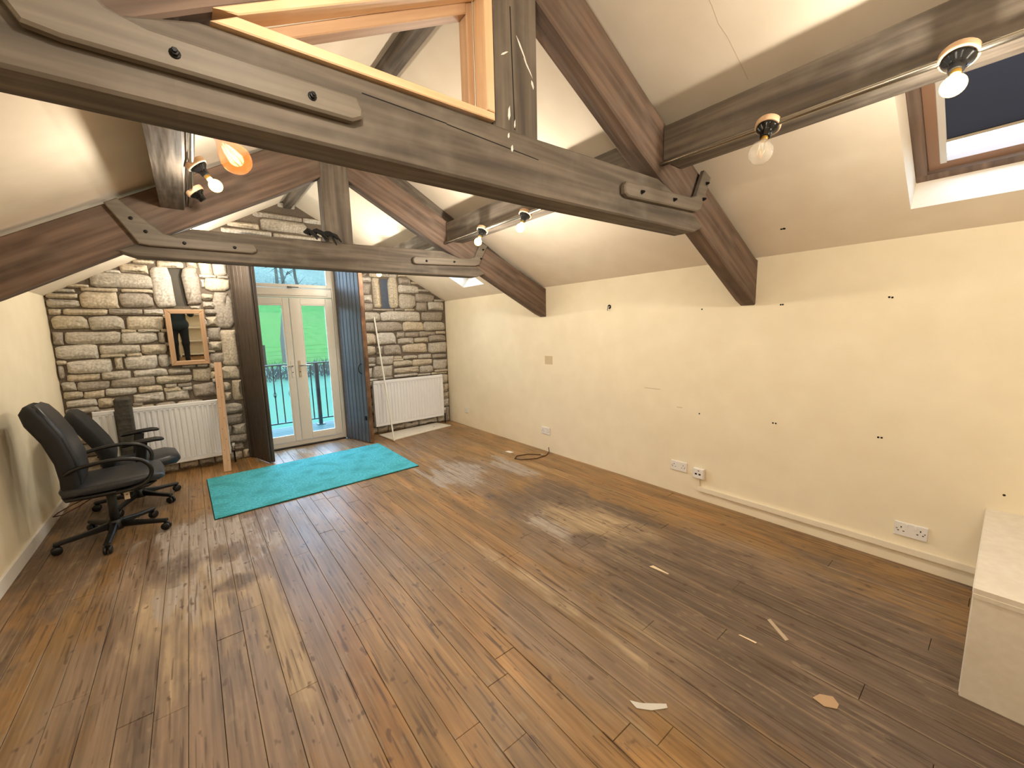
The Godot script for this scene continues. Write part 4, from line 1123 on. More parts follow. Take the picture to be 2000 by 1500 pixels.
# ---------------------------------------------------------------- loose things
func build_loose() -> void:
	var rg := thing("rug", "turquoise rectangular rug laid before the glazed doors", "rug", Vector3(0.92, 0, -4.61))
	var rm := MB.new()
	var pts := PackedVector2Array([V(-0.929, -0.56), V(-0.908, 0.63), V(0.932, 0.57), V(0.927, -0.64)])
	# rug outline in xz
	rm.slab(PackedVector2Array([V(-0.93, -0.568), V(0.927, -0.637), V(0.932, 0.568), V(-0.91, 0.632)]), -0.014, -0.004, 0.003, Transform3D(Basis(Vector3.RIGHT, Vector3.BACK, Vector3.DOWN), Vector3.ZERO))
	obj("pile", rm.mesh(), M.rug, rg)
	var re := MB.new()
	re.slab(PackedVector2Array([V(-0.935, -0.573), V(0.932, -0.642), V(0.937, 0.573), V(-0.915, 0.637)]), -0.004, -0.0005, 0.001, Transform3D(Basis(Vector3.RIGHT, Vector3.BACK, Vector3.DOWN), Vector3.ZERO))
	obj("backing", re.mesh(), M.rug_edge, rg)
	# mirror hung a little tilted on the stones
	var mr := thing("mirror", "pine framed mirror hanging on the stone gable", "mirror", Vector3(-0.010, 1.495, ZG + 0.082))
	mr.rotation = Vector3(deg_to_rad(4.0), 0, 0)
	var w := 0.34
	var h := 0.61
	for q in [[V(-w * 0.5, -h * 0.5), V(w * 0.5, -h * 0.5), V(w * 0.5 - 0.048, -h * 0.5 + 0.048), V(-w * 0.5 + 0.048, -h * 0.5 + 0.048), 0.0], [V(-w * 0.5, h * 0.5), V(w * 0.5, h * 0.5), V(w * 0.5 - 0.048, h * 0.5 - 0.048), V(-w * 0.5 + 0.048, h * 0.5 - 0.048), 0.0], [V(-w * 0.5, -h * 0.5), V(-w * 0.5 + 0.048, -h * 0.5 + 0.048), V(-w * 0.5 + 0.048, h * 0.5 - 0.048), V(-w * 0.5, h * 0.5), PI / 2], [V(w * 0.5, -h * 0.5), V(w * 0.5 - 0.048, -h * 0.5 + 0.048), V(w * 0.5 - 0.048, h * 0.5 - 0.048), V(w * 0.5, h * 0.5), PI / 2]]:
		timber("frame_rail", [q[0], q[1], q[2], q[3]], -0.012, 0.014, q[4], M.pine_pink, mr, 0.005)
	bx("mirror_glass", Vector3(0, 0, 0.0), Vector3(w - 0.09, h - 0.09, 0.006), M.mirror, mr, 0.0)
	# plank and pole leaning on the wall
	var pk := thing("leaning_plank", "narrow bare pine board leaning against the radiator", "board", Vector3(0.18, 0, -5.36))
	bar("board", Vector3(0, 0.003, 0.012), Vector3(0.045, 1.2, -0.345), Vector3.RIGHT, 0.07, 0.022, M.pine_pink, pk, 0.002)
	for k in 9:
		cyl("nail_hole", Vector3(0.004 + 0.036 * k / 9.0 + (0.014 if k % 2 == 0 else -0.012), 0.12 + k * 0.115, 0.012 + 0.012 - 0.298 * (0.12 + k * 0.115)), Vector3(0, 0.28, 0.96), 0.004, 0.0012, M.hole, pk, 6, 0.0)
	var rod := tubeo("leaning_pole", [Vector3(2.06, 0.006, -5.225), Vector3(2.098, 1.71, -5.765)], 0.011, M.pole, self, 10)
	tag(rod, "slim white pole leaning against the stones before the radiator", "pole")
	var wb := thing("white_board", "white board lying flat on the floor under the radiator", "board", Vector3(2.55, 0, -5.53))
	var wbm := MB.new()
	wbm.slab(PackedVector2Array([V(-0.54, -0.14), V(0.44, -0.24), V(0.53, 0.09), V(-0.49, 0.275)]), -0.018, -0.0005, 0.003, Transform3D(Basis(Vector3.RIGHT, Vector3.BACK, Vector3.DOWN), Vector3.ZERO))
	obj("panel", wbm.mesh(), M.offwhite, wb)
	cyl("knot_hole", Vector3(0.28, 0.0172, 0.0), Vector3.UP, 0.012, 0.0015, M.grime, wb, 10, 0.0)
	# dark post standing before the radiator
	var ps := thing("timber_post", "dark weathered timber post standing before the radiator behind the chairs", "post", Vector3(-0.585, 0, -5.5))
	var pm := MB.new()
	pm.slab(PackedVector2Array([V(0, -0.06), V(0, 0.045), V(0.02, 0.066), V(0.90, 0.06), V(0.92, 0.045), V(0.915, -0.05), V(0.90, -0.062)]), -0.06, 0.06, 0.014, Transform3D(Basis(Vector3.UP, Vector3.LEFT, Vector3.BACK), Vector3(0, 0, 0)))
	obj("log", pm.mesh(), M.post, ps)
	bx("iron_strip", Vector3(-0.068, 0.40, 0.03), Vector3(0.006, 0.78, 0.03), M.steel_dull, ps, 0.001)
	# boxed bench at the right edge
	var bn := thing("boxed_bench", "white painted boxed-in bench against the cream wall at the picture edge", "bench", Vector3(2.77, 0, 0.84))
	bx("front_panel", Vector3(-0.505, 0.222, 0), Vector3(0.02, 0.444, 1.70), M.offwhite, bn, 0.002)
	bx("end_panel", Vector3(0.01, 0.222, -0.842), Vector3(1.01, 0.444, 0.02), M.offwhite, bn, 0.002)
	bx("lid", Vector3(0.0, 0.457, 0), Vector3(1.032, 0.022, 1.706), M.offwhite, bn, 0.004)
	bx("lid_lip", Vector3(-0.512, 0.437, 0), Vector3(0.012, 0.018, 1.704), M.offwhite, bn, 0.003)
	# scraps on the boards
	scrap("paper_scrap", "torn grey-white paper strip on the boards in the foreground", [V(1.232, -0.838), V(1.258, -0.80), V(1.33, -0.735), V(1.318, -0.722), V(1.262, -0.757), V(1.225, -0.80)], M.paper, "scrap")
	scrap("cardboard_scrap", "torn brown cardboard piece on the dark boards in the foreground", [V(1.80, -0.375), V(1.84, -0.362), V(1.866, -0.325), V(1.842, -0.30), V(1.815, -0.30), V(1.79, -0.335)], M.card, "scrap")
	scrap("paper_strip", "long pale strip lying on the dark boards", [V(2.14, -0.655), V(2.157, -0.647), V(2.072, -0.54), V(2.052, -0.548)], M.card_pale, "scrap")
	scrap("wood_splinter", "bright wood splinter on the dark boards", [V(1.925, -0.705), V(1.932, -0.70), V(1.94, -0.63), V(1.93, -0.632)], M.splinter, "scrap")
	scrap("wood_chip", "small pale wood chip beside the worn patch of floor", [V(2.10, -1.30), V(2.125, -1.29), V(2.12, -1.18), V(2.112, -1.185)], M.splinter, "scrap")
	scrap("white_card", "small white card on the floor near the brown cable", [V(2.89, -3.80), V(2.94, -3.79), V(2.95, -3.70), V(2.90, -3.71)], M.white, "scrap")

func scrap(called: String, label: String, pts: Array, m: Material, cat: String) -> void:
	var c := Vector2.ZERO
	for p in pts:
		c += p
	c /= pts.size()
	var poly := PackedVector2Array()
	for p in pts:
		poly.append(p - c)
	var b := MB.new()
	b.slab(poly, -0.0035, -0.001, 0.0, Transform3D(Basis(Vector3.RIGHT, Vector3.BACK, Vector3.DOWN), Vector3.ZERO))
	var o := obj(called, b.mesh(), m, self, Transform3D(Basis(Vector3(1, 0.006, 0).normalized(), Vector3(-0.006, 1, 0).normalized(), Vector3.BACK), Vector3(c.x, 0.0005, c.y)))
	tag(o, label, cat)

# ---------------------------------------------------------------- chairs
func star_base(t: Node3D, r: float, turn: float) -> void:
	cyl("gas_column", Vector3(0, 0.10, 0), Vector3.UP, 0.028, 0.27, M.black, t)
	var hub := MB.new()
	hub.lathe(PackedVector2Array([V(0, 0.065), V(0.05, 0.065), V(0.055, 0.08), V(0.045, 0.125), V(0.036, 0.14), V(0, 0.14)]), 18)
	obj("hub", hub.mesh(), M.black, t)
	for k in 5:
		var a := turn + TAU * k / 5.0
		var d := Vector3(cos(a), 0, sin(a))
		var s := Vector3(-d.z, 0, d.x)
		var lg := MB.new()
		var prof := PackedVector2Array([V(0.03, 0.075), V(r * 0.6, 0.07), V(r, 0.062), V(r + 0.015, 0.07), V(r + 0.012, 0.088), V(r * 0.6, 0.10), V(0.03, 0.128)])
		lg.slab(prof, -0.02, 0.02, 0.008, Transform3D(Basis(d, Vector3.UP, d.cross(Vector3.UP)), Vector3.ZERO))
		var leg := obj("base_leg", lg.mesh(), M.black, t)
		var ca := MB.new()
		var c := d * r
		for w in [-1.0, 1.0]:
			ca.lathe(PackedVector2Array([V(0, -0.009), V(0.024, -0.009), V(0.0295, -0.004), V(0.0295, 0.004), V(0.024, 0.009), V(0, 0.009)]), 16, Transform3D(along(s), c + Vector3(0, 0.03, 0) + s * 0.014 * w))
		ca.tube(PackedVector3Array([c + Vector3(0, 0.03, 0), c + Vector3(0, 0.07, 0)]), 0.008, 8)
		obj("caster", ca.mesh(), M.black, leg)

func build_chairs() -> void:
	# high-back chair with looped arms, facing along +x
	var t := thing("office_chair", "black high-back swivel chair with looped plastic arms in front", "office chair", Vector3(-0.585, 0, -4.16), "swivel chairs by the chair-side wall")
	t.rotation.y = deg_to_rad(3.0)
	star_base(t, 0.31, deg_to_rad(24.0))
	bx("tilt_mechanism", Vector3(0.02, 0.378, 0), Vector3(0.24, 0.05, 0.14), M.black, t, 0.012)
	tubeo("lever", [Vector3(0.05, 0.375, 0.05), Vector3(0.08, 0.37, 0.24)], 0.006, M.black, t)
	var sh := MB.new()
	sh.loft(PackedVector2Array([V(-0.22, 0.412), V(-0.20, 0.412), V(0.0, 0.408), V(0.22, 0.41), V(0.27, 0.415)]), [0.16, 0.22, 0.235, 0.225, 0.16], [0.008, 0.022, 0.024, 0.022, 0.008], 0.5, 24)
	obj("seat_shell", sh.mesh(), M.black, t)
	var se := MB.new()
	se.loft(PackedVector2Array([V(-0.23, 0.462), V(-0.21, 0.464), V(-0.1, 0.46), V(0.1, 0.462), V(0.22, 0.468), V(0.29, 0.458), V(0.315, 0.44)]), [0.17, 0.235, 0.25, 0.25, 0.245, 0.225, 0.16], [0.012, 0.038, 0.042, 0.042, 0.042, 0.036, 0.012], 0.5, 28)
	obj("seat", se.mesh(), M.leather, t)
	var bk := MB.new()
	bk.loft(PackedVector2Array([V(-0.185, 0.40), V(-0.18, 0.42), V(-0.165, 0.55), V(-0.175, 0.68), V(-0.215, 0.84), V(-0.275, 0.97), V(-0.305, 1.04), V(-0.315, 1.068)]), [0.17, 0.215, 0.24, 0.245, 0.24, 0.225, 0.19, 0.12], [0.02, 0.048, 0.055, 0.055, 0.058, 0.06, 0.045, 0.014], 0.5, 28)
	obj("backrest", bk.mesh(), M.fabric, t)
	var fc := MB.new()
	fc.loft(PackedVector2Array([V(-0.125, 0.50), V(-0.118, 0.56), V(-0.126, 0.68), V(-0.166, 0.84), V(-0.22, 0.97), V(-0.256, 1.04), V(-0.278, 1.07)]), [0.17, 0.205, 0.21, 0.205, 0.195, 0.17, 0.11], [0.012, 0.02, 0.022, 0.022, 0.022, 0.02, 0.01], 0.5, 24)
	obj("back_pad", fc.mesh(), M.leather, t)
	for s in [-1.0, 1.0]:
		var z: float = 0.262 * s
		var am := MB.new()
		var path := PackedVector3Array([Vector3(-0.175, 0.60, z * 0.93), Vector3(-0.12, 0.632, z), Vector3(0.0, 0.652, z * 1.04), Vector3(0.12, 0.648, z * 1.04), Vector3(0.20, 0.622, z * 1.03), Vector3(0.245, 0.57, z * 1.02), Vector3(0.25, 0.51, z), Vector3(0.22, 0.455, z * 0.98), Vector3(0.15, 0.42, z * 0.93), Vector3(0.05, 0.405, z * 0.85)])
		var sm := PackedVector3Array()
		var cv := Curve3D.new()
		for i in path.size():
			var tg := (path[mini(i + 1, path.size() - 1)] - path[maxi(i - 1, 0)]) / 6.0
			cv.add_point(path[i], -tg, tg)
		cv.bake_interval = 0.02
		sm = cv.get_baked_points()
		am.tube(sm, 0.019, 12, -1.0, 0.72)
		obj("armrest", am.mesh(), M.black, t)
	var tg2 := bx("swing_tag", Vector3(0.10, 0.365, 0.22), Vector3(0.03, 0.055, 0.002), M.card_pale, t, 0.0)
	bx("print", Vector3(0, 0.008, 0.0013), Vector3(0.012, 0.006, 0.0005), M.hole, tg2, 0.0)
	tubeo("hanging_cord", [Vector3(-0.08, 0.37, 0.03), Vector3(-0.2, 0.33, 0.05), Vector3(-0.27, 0.29, 0.03), Vector3(-0.30, 0.26, 0.0), Vector3(-0.26, 0.25, -0.03), Vector3(-0.17, 0.29, -0.03), Vector3(-0.06, 0.36, 0.0)], 0.004, M.cable, t, 6)
	# lower chair with pad arms behind it
	var u := thing("office_chair", "lower black swivel chair with short padded arms behind the high-back one", "office chair", Vector3(-0.50, 0, -4.88), "swivel chairs by the chair-side wall")
	u.rotation.y = deg_to_rad(6.0)
	star_base(u, 0.29, deg_to_rad(48.0))
	bx("tilt_mechanism", Vector3(0.0, 0.315, 0), Vector3(0.22, 0.05, 0.16), M.black, u, 0.012)
	var s2 := MB.new()
	s2.loft(PackedVector2Array([V(-0.22, 0.39), V(-0.2, 0.39), V(-0.05, 0.385), V(0.12, 0.39), V(0.22, 0.396), V(0.28, 0.385), V(0.305, 0.372)]), [0.17, 0.225, 0.245, 0.245, 0.235, 0.20, 0.13], [0.014, 0.046, 0.05, 0.052, 0.055, 0.05, 0.018], 0.6, 28)
	obj("seat", s2.mesh(), M.leather, u)
	var b2 := MB.new()
	b2.loft(PackedVector2Array([V(-0.17, 0.40), V(-0.165, 0.43), V(-0.155, 0.52), V(-0.19, 0.62), V(-0.25, 0.74), V(-0.31, 0.85), V(-0.335, 0.895), V(-0.345, 0.915)]), [0.15, 0.20, 0.225, 0.23, 0.225, 0.21, 0.17, 0.10], [0.02, 0.05, 0.06, 0.06, 0.06, 0.058, 0.042, 0.014], 0.55, 28)
	obj("backrest", b2.mesh(), M.fabric2, u)
	bar("back_stem", Vector3(-0.06, 0.32, 0), Vector3(-0.225, 0.50, 0), Vector3.UP, 0.012, 0.07, M.black, u)
	for s in [-1.0, 1.0]:
		var z: float = 0.265 * s
		bar("arm_post", Vector3(0.02, 0.33, z * 0.92), Vector3(0.06, 0.60, z), Vector3.RIGHT, 0.07, 0.03, M.black, u, 0.008)
		var ap := MB.new()
		ap.loft(PackedVector2Array([V(-0.07, 0.595), V(-0.05, 0.602), V(0.05, 0.618), V(0.15, 0.622), V(0.19, 0.616), V(0.205, 0.61)]), [0.015, 0.036, 0.042, 0.042, 0.034, 0.014], [0.006, 0.015, 0.018, 0.018, 0.015, 0.006], 0.7, 18, Transform3D(Basis.IDENTITY, Vector3(0, 0, z)))
		obj("arm_pad", ap.mesh(), M.black, u)

# ---------------------------------------------------------------- behind the camera, met in the mirror
func build_behind() -> void:
	var t := thing("shelf_unit", "cream painted shelves seen only in the pine mirror", "shelves", Vector3(0.42, 0, ZB - 0.16))
	for s in [-0.62, 0.62]:
		bx("upright", Vector3(s, 0.9, 0), Vector3(0.03, 1.8, 0.30), M.wall, t)
	for k in 6:
		bx("shelf", Vector3(0, 0.05 + k * 0.335, 0), Vector3(1.21, 0.028, 0.29), M.wall, t)
	bx("back_board", Vector3(0, 0.9, 0.145), Vector3(1.24, 1.78, 0.01), M.wall, t)
	build_person()

func sdf_capsule(p: Vector3, a: Vector3, b: Vector3, ra: float, rb: float) -> float:
	var ab := b - a
	var h := clampf((p - a).dot(ab) / ab.length_squared(), 0.0, 1.0)
	return p.distance_to(a + ab * h) - lerpf(ra, rb, h)

func nets(bones: Array, cell: float, k: float) -> ArrayMesh:
	var lo := Vector3.INF
	var hi := -Vector3.INF
	for b in bones:
		var m := maxf(b[2], b[3]) + cell * 2.0
		for q in [b[0], b[1]]:
			lo = lo.min(q - Vector3.ONE * m)
			hi = hi.max(q + Vector3.ONE * m)
	var nx := int((hi.x - lo.x) / cell) + 2
	var ny := int((hi.y - lo.y) / cell) + 2
	var nz := int((hi.z - lo.z) / cell) + 2
	var f := PackedFloat32Array()
	f.resize(nx * ny * nz)
	f.fill(1.0)
	for b in bones:
		var m := maxf(b[2], b[3]) + cell * 3.0
		var l := ((b[0] as Vector3).min(b[1]) - Vector3.ONE * m - lo) / cell
		var u := ((b[0] as Vector3).max(b[1]) + Vector3.ONE * m - lo) / cell
		for z in range(maxi(0, int(l.z)), mini(nz, int(u.z) + 1)):
			for y in range(maxi(0, int(l.y)), mini(ny, int(u.y) + 1)):
				for x in range(maxi(0, int(l.x)), mini(nx, int(u.x) + 1)):
					var i := (z * ny + y) * nx + x
					var d := sdf_capsule(lo + Vector3(x, y, z) * cell, b[0], b[1], b[2], b[3])
					var o := f[i]
					var hh := clampf(0.5 + 0.5 * (o - d) / k, 0.0, 1.0)
					f[i] = lerpf(o, d, hh) - k * hh * (1.0 - hh) if o < 0.5 else minf(o, d)
	var idx := {}
	var vs := PackedVector3Array()
	for z in nz - 1:
		for y in ny - 1:
			for x in nx - 1:
				var sum := Vector3.ZERO
				var cnt := 0
				var base := (z * ny + y) * nx + x
				var c := [f[base], f[base + 1], f[base + nx], f[base + nx + 1], f[base + nx * ny], f[base + nx * ny + 1], f[base + nx * ny + nx], f[base + nx * ny + nx + 1]]
				var neg := 0
				for v in c:
					if v < 0.0:
						neg += 1
				if neg == 0 or neg == 8:
					continue
				for e in [[0, 1], [2, 3], [4, 5], [6, 7], [0, 2], [1, 3], [4, 6], [5, 7], [0, 4], [1, 5], [2, 6], [3, 7]]:
					var a: float = c[e[0]]
					var b: float = c[e[1]]
					if (a < 0.0) != (b < 0.0):
						var t := a / (a - b)
						var p0 := Vector3(e[0] & 1, (e[0] >> 1) & 1, (e[0] >> 2) & 1)
						var p1 := Vector3(e[1] & 1, (e[1] >> 1) & 1, (e[1] >> 2) & 1)
						sum += p0.lerp(p1, t)
						cnt += 1
				idx[base] = vs.size()
				vs.append(lo + (Vector3(x, y, z) + sum / cnt) * cell)
	var st := SurfaceTool.new()
	st.begin(Mesh.PRIMITIVE_TRIANGLES)
	for v in vs:
		st.add_vertex(v)
	var step := [1, nx, nx * ny]
	for z in range(1, nz - 1):
		for y in range(1, ny - 1):
			for x in range(1, nx - 1):
				var base := (z * ny + y) * nx + x
				for ax in 3:
					var s0 := f[base] < 0.0
					var s1: bool = f[base + step[ax]] < 0.0
					if s0 == s1:
						continue
					var du: int = step[(ax + 1) % 3]
					var dv: int = step[(ax + 2) % 3]
					var q := [base, base - du, base - du - dv, base - dv]
					if not (idx.has(q[0]) and idx.has(q[1]) and idx.has(q[2]) and idx.has(q[3])):
						continue
					var o := [0, 1, 2, 0, 2, 3] if s1 else [0, 2, 1, 0, 3, 2]
					for j in o:
						st.add_index(idx[q[j]])
	st.generate_normals()
	return st.commit()

func build_person() -> void:
	var t := thing("person", "person in dark jacket and trousers holding up a phone, reflected in the pine mirror", "person", Vector3(-0.17, 0, 0.40))
	var body := []
	for s in [-1.0, 1.0]:
		body.append([Vector3(0.09 * s, 0.90, 0), Vector3(0.10 * s, 0.50, -0.01), 0.095, 0.068])
		body.append([Vector3(0.10 * s, 0.50, -0.01), Vector3(0.10 * s, 0.10, 0.02), 0.068, 0.048])
	var shoes := []
	for s in [-1.0, 1.0]:
		shoes.append([Vector3(0.10 * s, 0.05, 0.04), Vector3(0.115 * s, 0.042, -0.15), 0.045, 0.038])
	var coat := [[Vector3(-0.07, 0.92, 0), Vector3(0.07, 0.92, 0), 0.13, 0.13], [Vector3(0, 0.92, 0), Vector3(0, 1.15, 0.0), 0.14, 0.145], [Vector3(-0.09, 1.36, 0), Vector3(0.09, 1.36, 0), 0.11, 0.11], [Vector3(0, 1.1, 0), Vector3(0, 1.38, 0), 0.145, 0.12], [Vector3(0, 1.4, 0), Vector3(0, 1.50, -0.01), 0.075, 0.065],
		[Vector3(-0.17, 1.40, 0), Vector3(-0.22, 1.15, -0.08), 0.065, 0.052], [Vector3(-0.22, 1.15, -0.08), Vector3(0.04, 1.36, -0.27), 0.052, 0.038], [Vector3(0.17, 1.40, 0), Vector3(0.25, 1.16, -0.08), 0.065, 0.052], [Vector3(0.25, 1.16, -0.08), Vector3(0.25, 1.37, -0.27), 0.052, 0.038]]
	var head := [[Vector3(0, 1.50, -0.01), Vector3(0, 1.58, -0.02), 0.05, 0.055], [Vector3(0, 1.64, -0.03), Vector3(0, 1.71, -0.01), 0.075, 0.088], [Vector3(0, 1.60, -0.055), Vector3(0, 1.62, -0.05), 0.045, 0.05], [Vector3(0, 1.655, -0.115), Vector3(0, 1.69, -0.098), 0.014, 0.009], [Vector3(-0.085, 1.65, 0), Vector3(-0.085, 1.685, 0), 0.012, 0.016], [Vector3(0.085, 1.65, 0), Vector3(0.085, 1.685, 0), 0.012, 0.016]]
	obj("trousers", nets(body, 0.018, 0.04), M.cloth_dark, t)
	obj("shoes", nets(shoes, 0.012, 0.02), M.black, t)
	obj("jacket", nets(coat, 0.018, 0.05), M.cloth_jacket, t)
	var hd := obj("head", nets(head, 0.009, 0.02), M.skin, t)
	var hair := [[Vector3(0, 1.70, 0.0), Vector3(0, 1.72, 0.015), 0.1, 0.1], [Vector3(0, 1.64, 0.05), Vector3(0, 1.70, 0.04), 0.06, 0.08]]
	obj("hair", nets(hair, 0.01, 0.02), M.hair, hd)
	for s in [-1.0, 1.0]:
		cyl("eye", Vector3(0.032 * s, 1.672, -0.103), Vector3(0, 0, -1), 0.009, 0.004, M.hole, hd, 10, 0.001)
	bx("mouth", Vector3(0, 1.615, -0.104), Vector3(0.04, 0.006, 0.004), M.lip, hd, 0.001)
	for s in [0.0, 1.0]:
		var o := Vector3(0.05 if s == 0.0 else 0.25, 1.40, -0.285)
		var dr := 1.0 if s == 0.0 else -1.0
		var hand := [[o, o + Vector3(0.015 * dr, 0.055, -0.01), 0.026, 0.028]]
		for k in 4:
			var a := o + Vector3(0.012 * dr, 0.03 + k * 0.018, -0.025)
			var l := 0.028 + (0.006 if k == 1 or k == 2 else 0.0)
			hand.append([a, a + Vector3(0.012 * dr, 0.003, -l * 0.6), 0.0095, 0.009])
			hand.append([a + Vector3(0.012 * dr, 0.003, -l * 0.6), a + Vector3(0.034 * dr, 0.004, -l * 0.75), 0.009, 0.007])
		hand.append([o + Vector3(0.0, 0.02, 0.012), o + Vector3(0.02 * dr, 0.05, 0.022), 0.012, 0.010])
		hand.append([o + Vector3(0.02 * dr, 0.05, 0.022), o + Vector3(0.04 * dr, 0.065, 0.016), 0.010, 0.008])
		obj("hand", nets(hand, 0.005, 0.008), M.skin, t)
	var ph := thing("mobile_phone", "black phone held up in front of the person in the mirror", "phone", Vector3(-0.02, 1.45, 0.105))
	bx("body", Vector3.ZERO, Vector3(0.15, 0.072, 0.008), M.black_gloss, ph, 0.003)

# ---------------------------------------------------------------- outside
func ground_y(x: float, z: float) -> float:
	var d := -z - 7.4
	var y := -2.6 + 1.4 * d / 19.0
	if d > 19.0:
		y = -1.2 + minf(d - 19.0, 2.0) * 0.35
	if d > 21.0:
		y += (d - 21.0) * 0.235
	return y + 0.012 * (x - 5.0) * clampf(d * 0.05, 0.0, 1.5)

func patch_of_ground(called: String, x0: float, x1: float, z0: float, z1: float, nx: int, nz: int, m: Material) -> void:
	var b := MB.new()
	var rings: Array = []
	for j in nz + 1:
		for i in nx + 1:
			pass
	for j in nz:
		for i in nx:
			var p := []
			for q in [[0, 0], [1, 0], [1, 1], [0, 1]]:
				var x := lerpf(x0, x1, float(i + q[0]) / nx)
				var z := lerpf(z0, z1, float(j + q[1]) / nz)
				p.append(Vector3(x, ground_y(x, z) + 0.04 * sin(x * 0.7 + z * 0.3) * sin(z * 0.23), z))
			b.quad(p[0], p[1], p[2], p[3], (p[1] - p[0]).cross(p[3] - p[0]).normalized() * (1.0 if (p[1] - p[0]).cross(p[3] - p[0]).y > 0 else -1.0))
	var o := obj(called, b.mesh(), m)
	o.set_meta("kind", "structure")

func tree(label: String, at: Vector3, h: float, r: float, seed_: int, twigs: int) -> void:
	var t := thing("bare_tree", label, "tree", at, "trees on the hillside")
	var rng := RandomNumberGenerator.new()
	rng.seed = seed_
	var tr := MB.new()
	var lean := Vector3(rng.randf_range(-0.06, 0.06), 0, 0) * h
	var path := PackedVector3Array()
	for k in 7:
		var f := k / 6.0
		path.append(Vector3(0, -0.3 + (h * 0.8 + 0.3) * f, 0) + lean * f + Vector3(sin(k * 1.7 + seed_) * 0.03 * h * 0.3, 0, 0))
	tr.tube(path, r, 8, r * 0.25)
	obj("trunk", tr.mesh(), M.bark, t)
	var br := MB.new()
	var ends: Array = []
	for k in 22:
		var f := rng.randf_range(0.3, 1.0)
		var a := rng.randf() * TAU
		var p := Vector3(0, h * 0.8 * f, 0) + lean * f
		var l := h * rng.randf_range(0.06, 0.115) * (1.15 - f * 0.5)
		var q := p + Vector3(cos(a), rng.randf_range(0.3, 0.9), sin(a)) * l
		br.tube(PackedVector3Array([p, p.lerp(q, 0.5) - Vector3(0, l * 0.06, 0), q]), r * 0.26 * (1.2 - f), 5, r * 0.07)
		ends.append([p, q, l])
	obj("branches", br.mesh(), M.bark, t)
	var tw := MB.new()
	for k in twigs:
		var e: Array = ends[rng.randi() % ends.size()]
		var p: Vector3 = (e[0] as Vector3).lerp(e[1], rng.randf_range(0.35, 1.0))
		var d := Vector3(rng.randf_range(-1, 1), rng.randf_range(-0.3, 1.0), rng.randf_range(-1, 1)).normalized() * h * rng.randf_range(0.04, 0.13)
		var s := d.cross(Vector3(rng.randf(), rng.randf(), rng.randf())).normalized() * h * 0.0022
		tw.tri(p - s, p + s, p + d, s.cross(d).normalized())
	obj("twigs", tw.mesh(), M.twig, t)

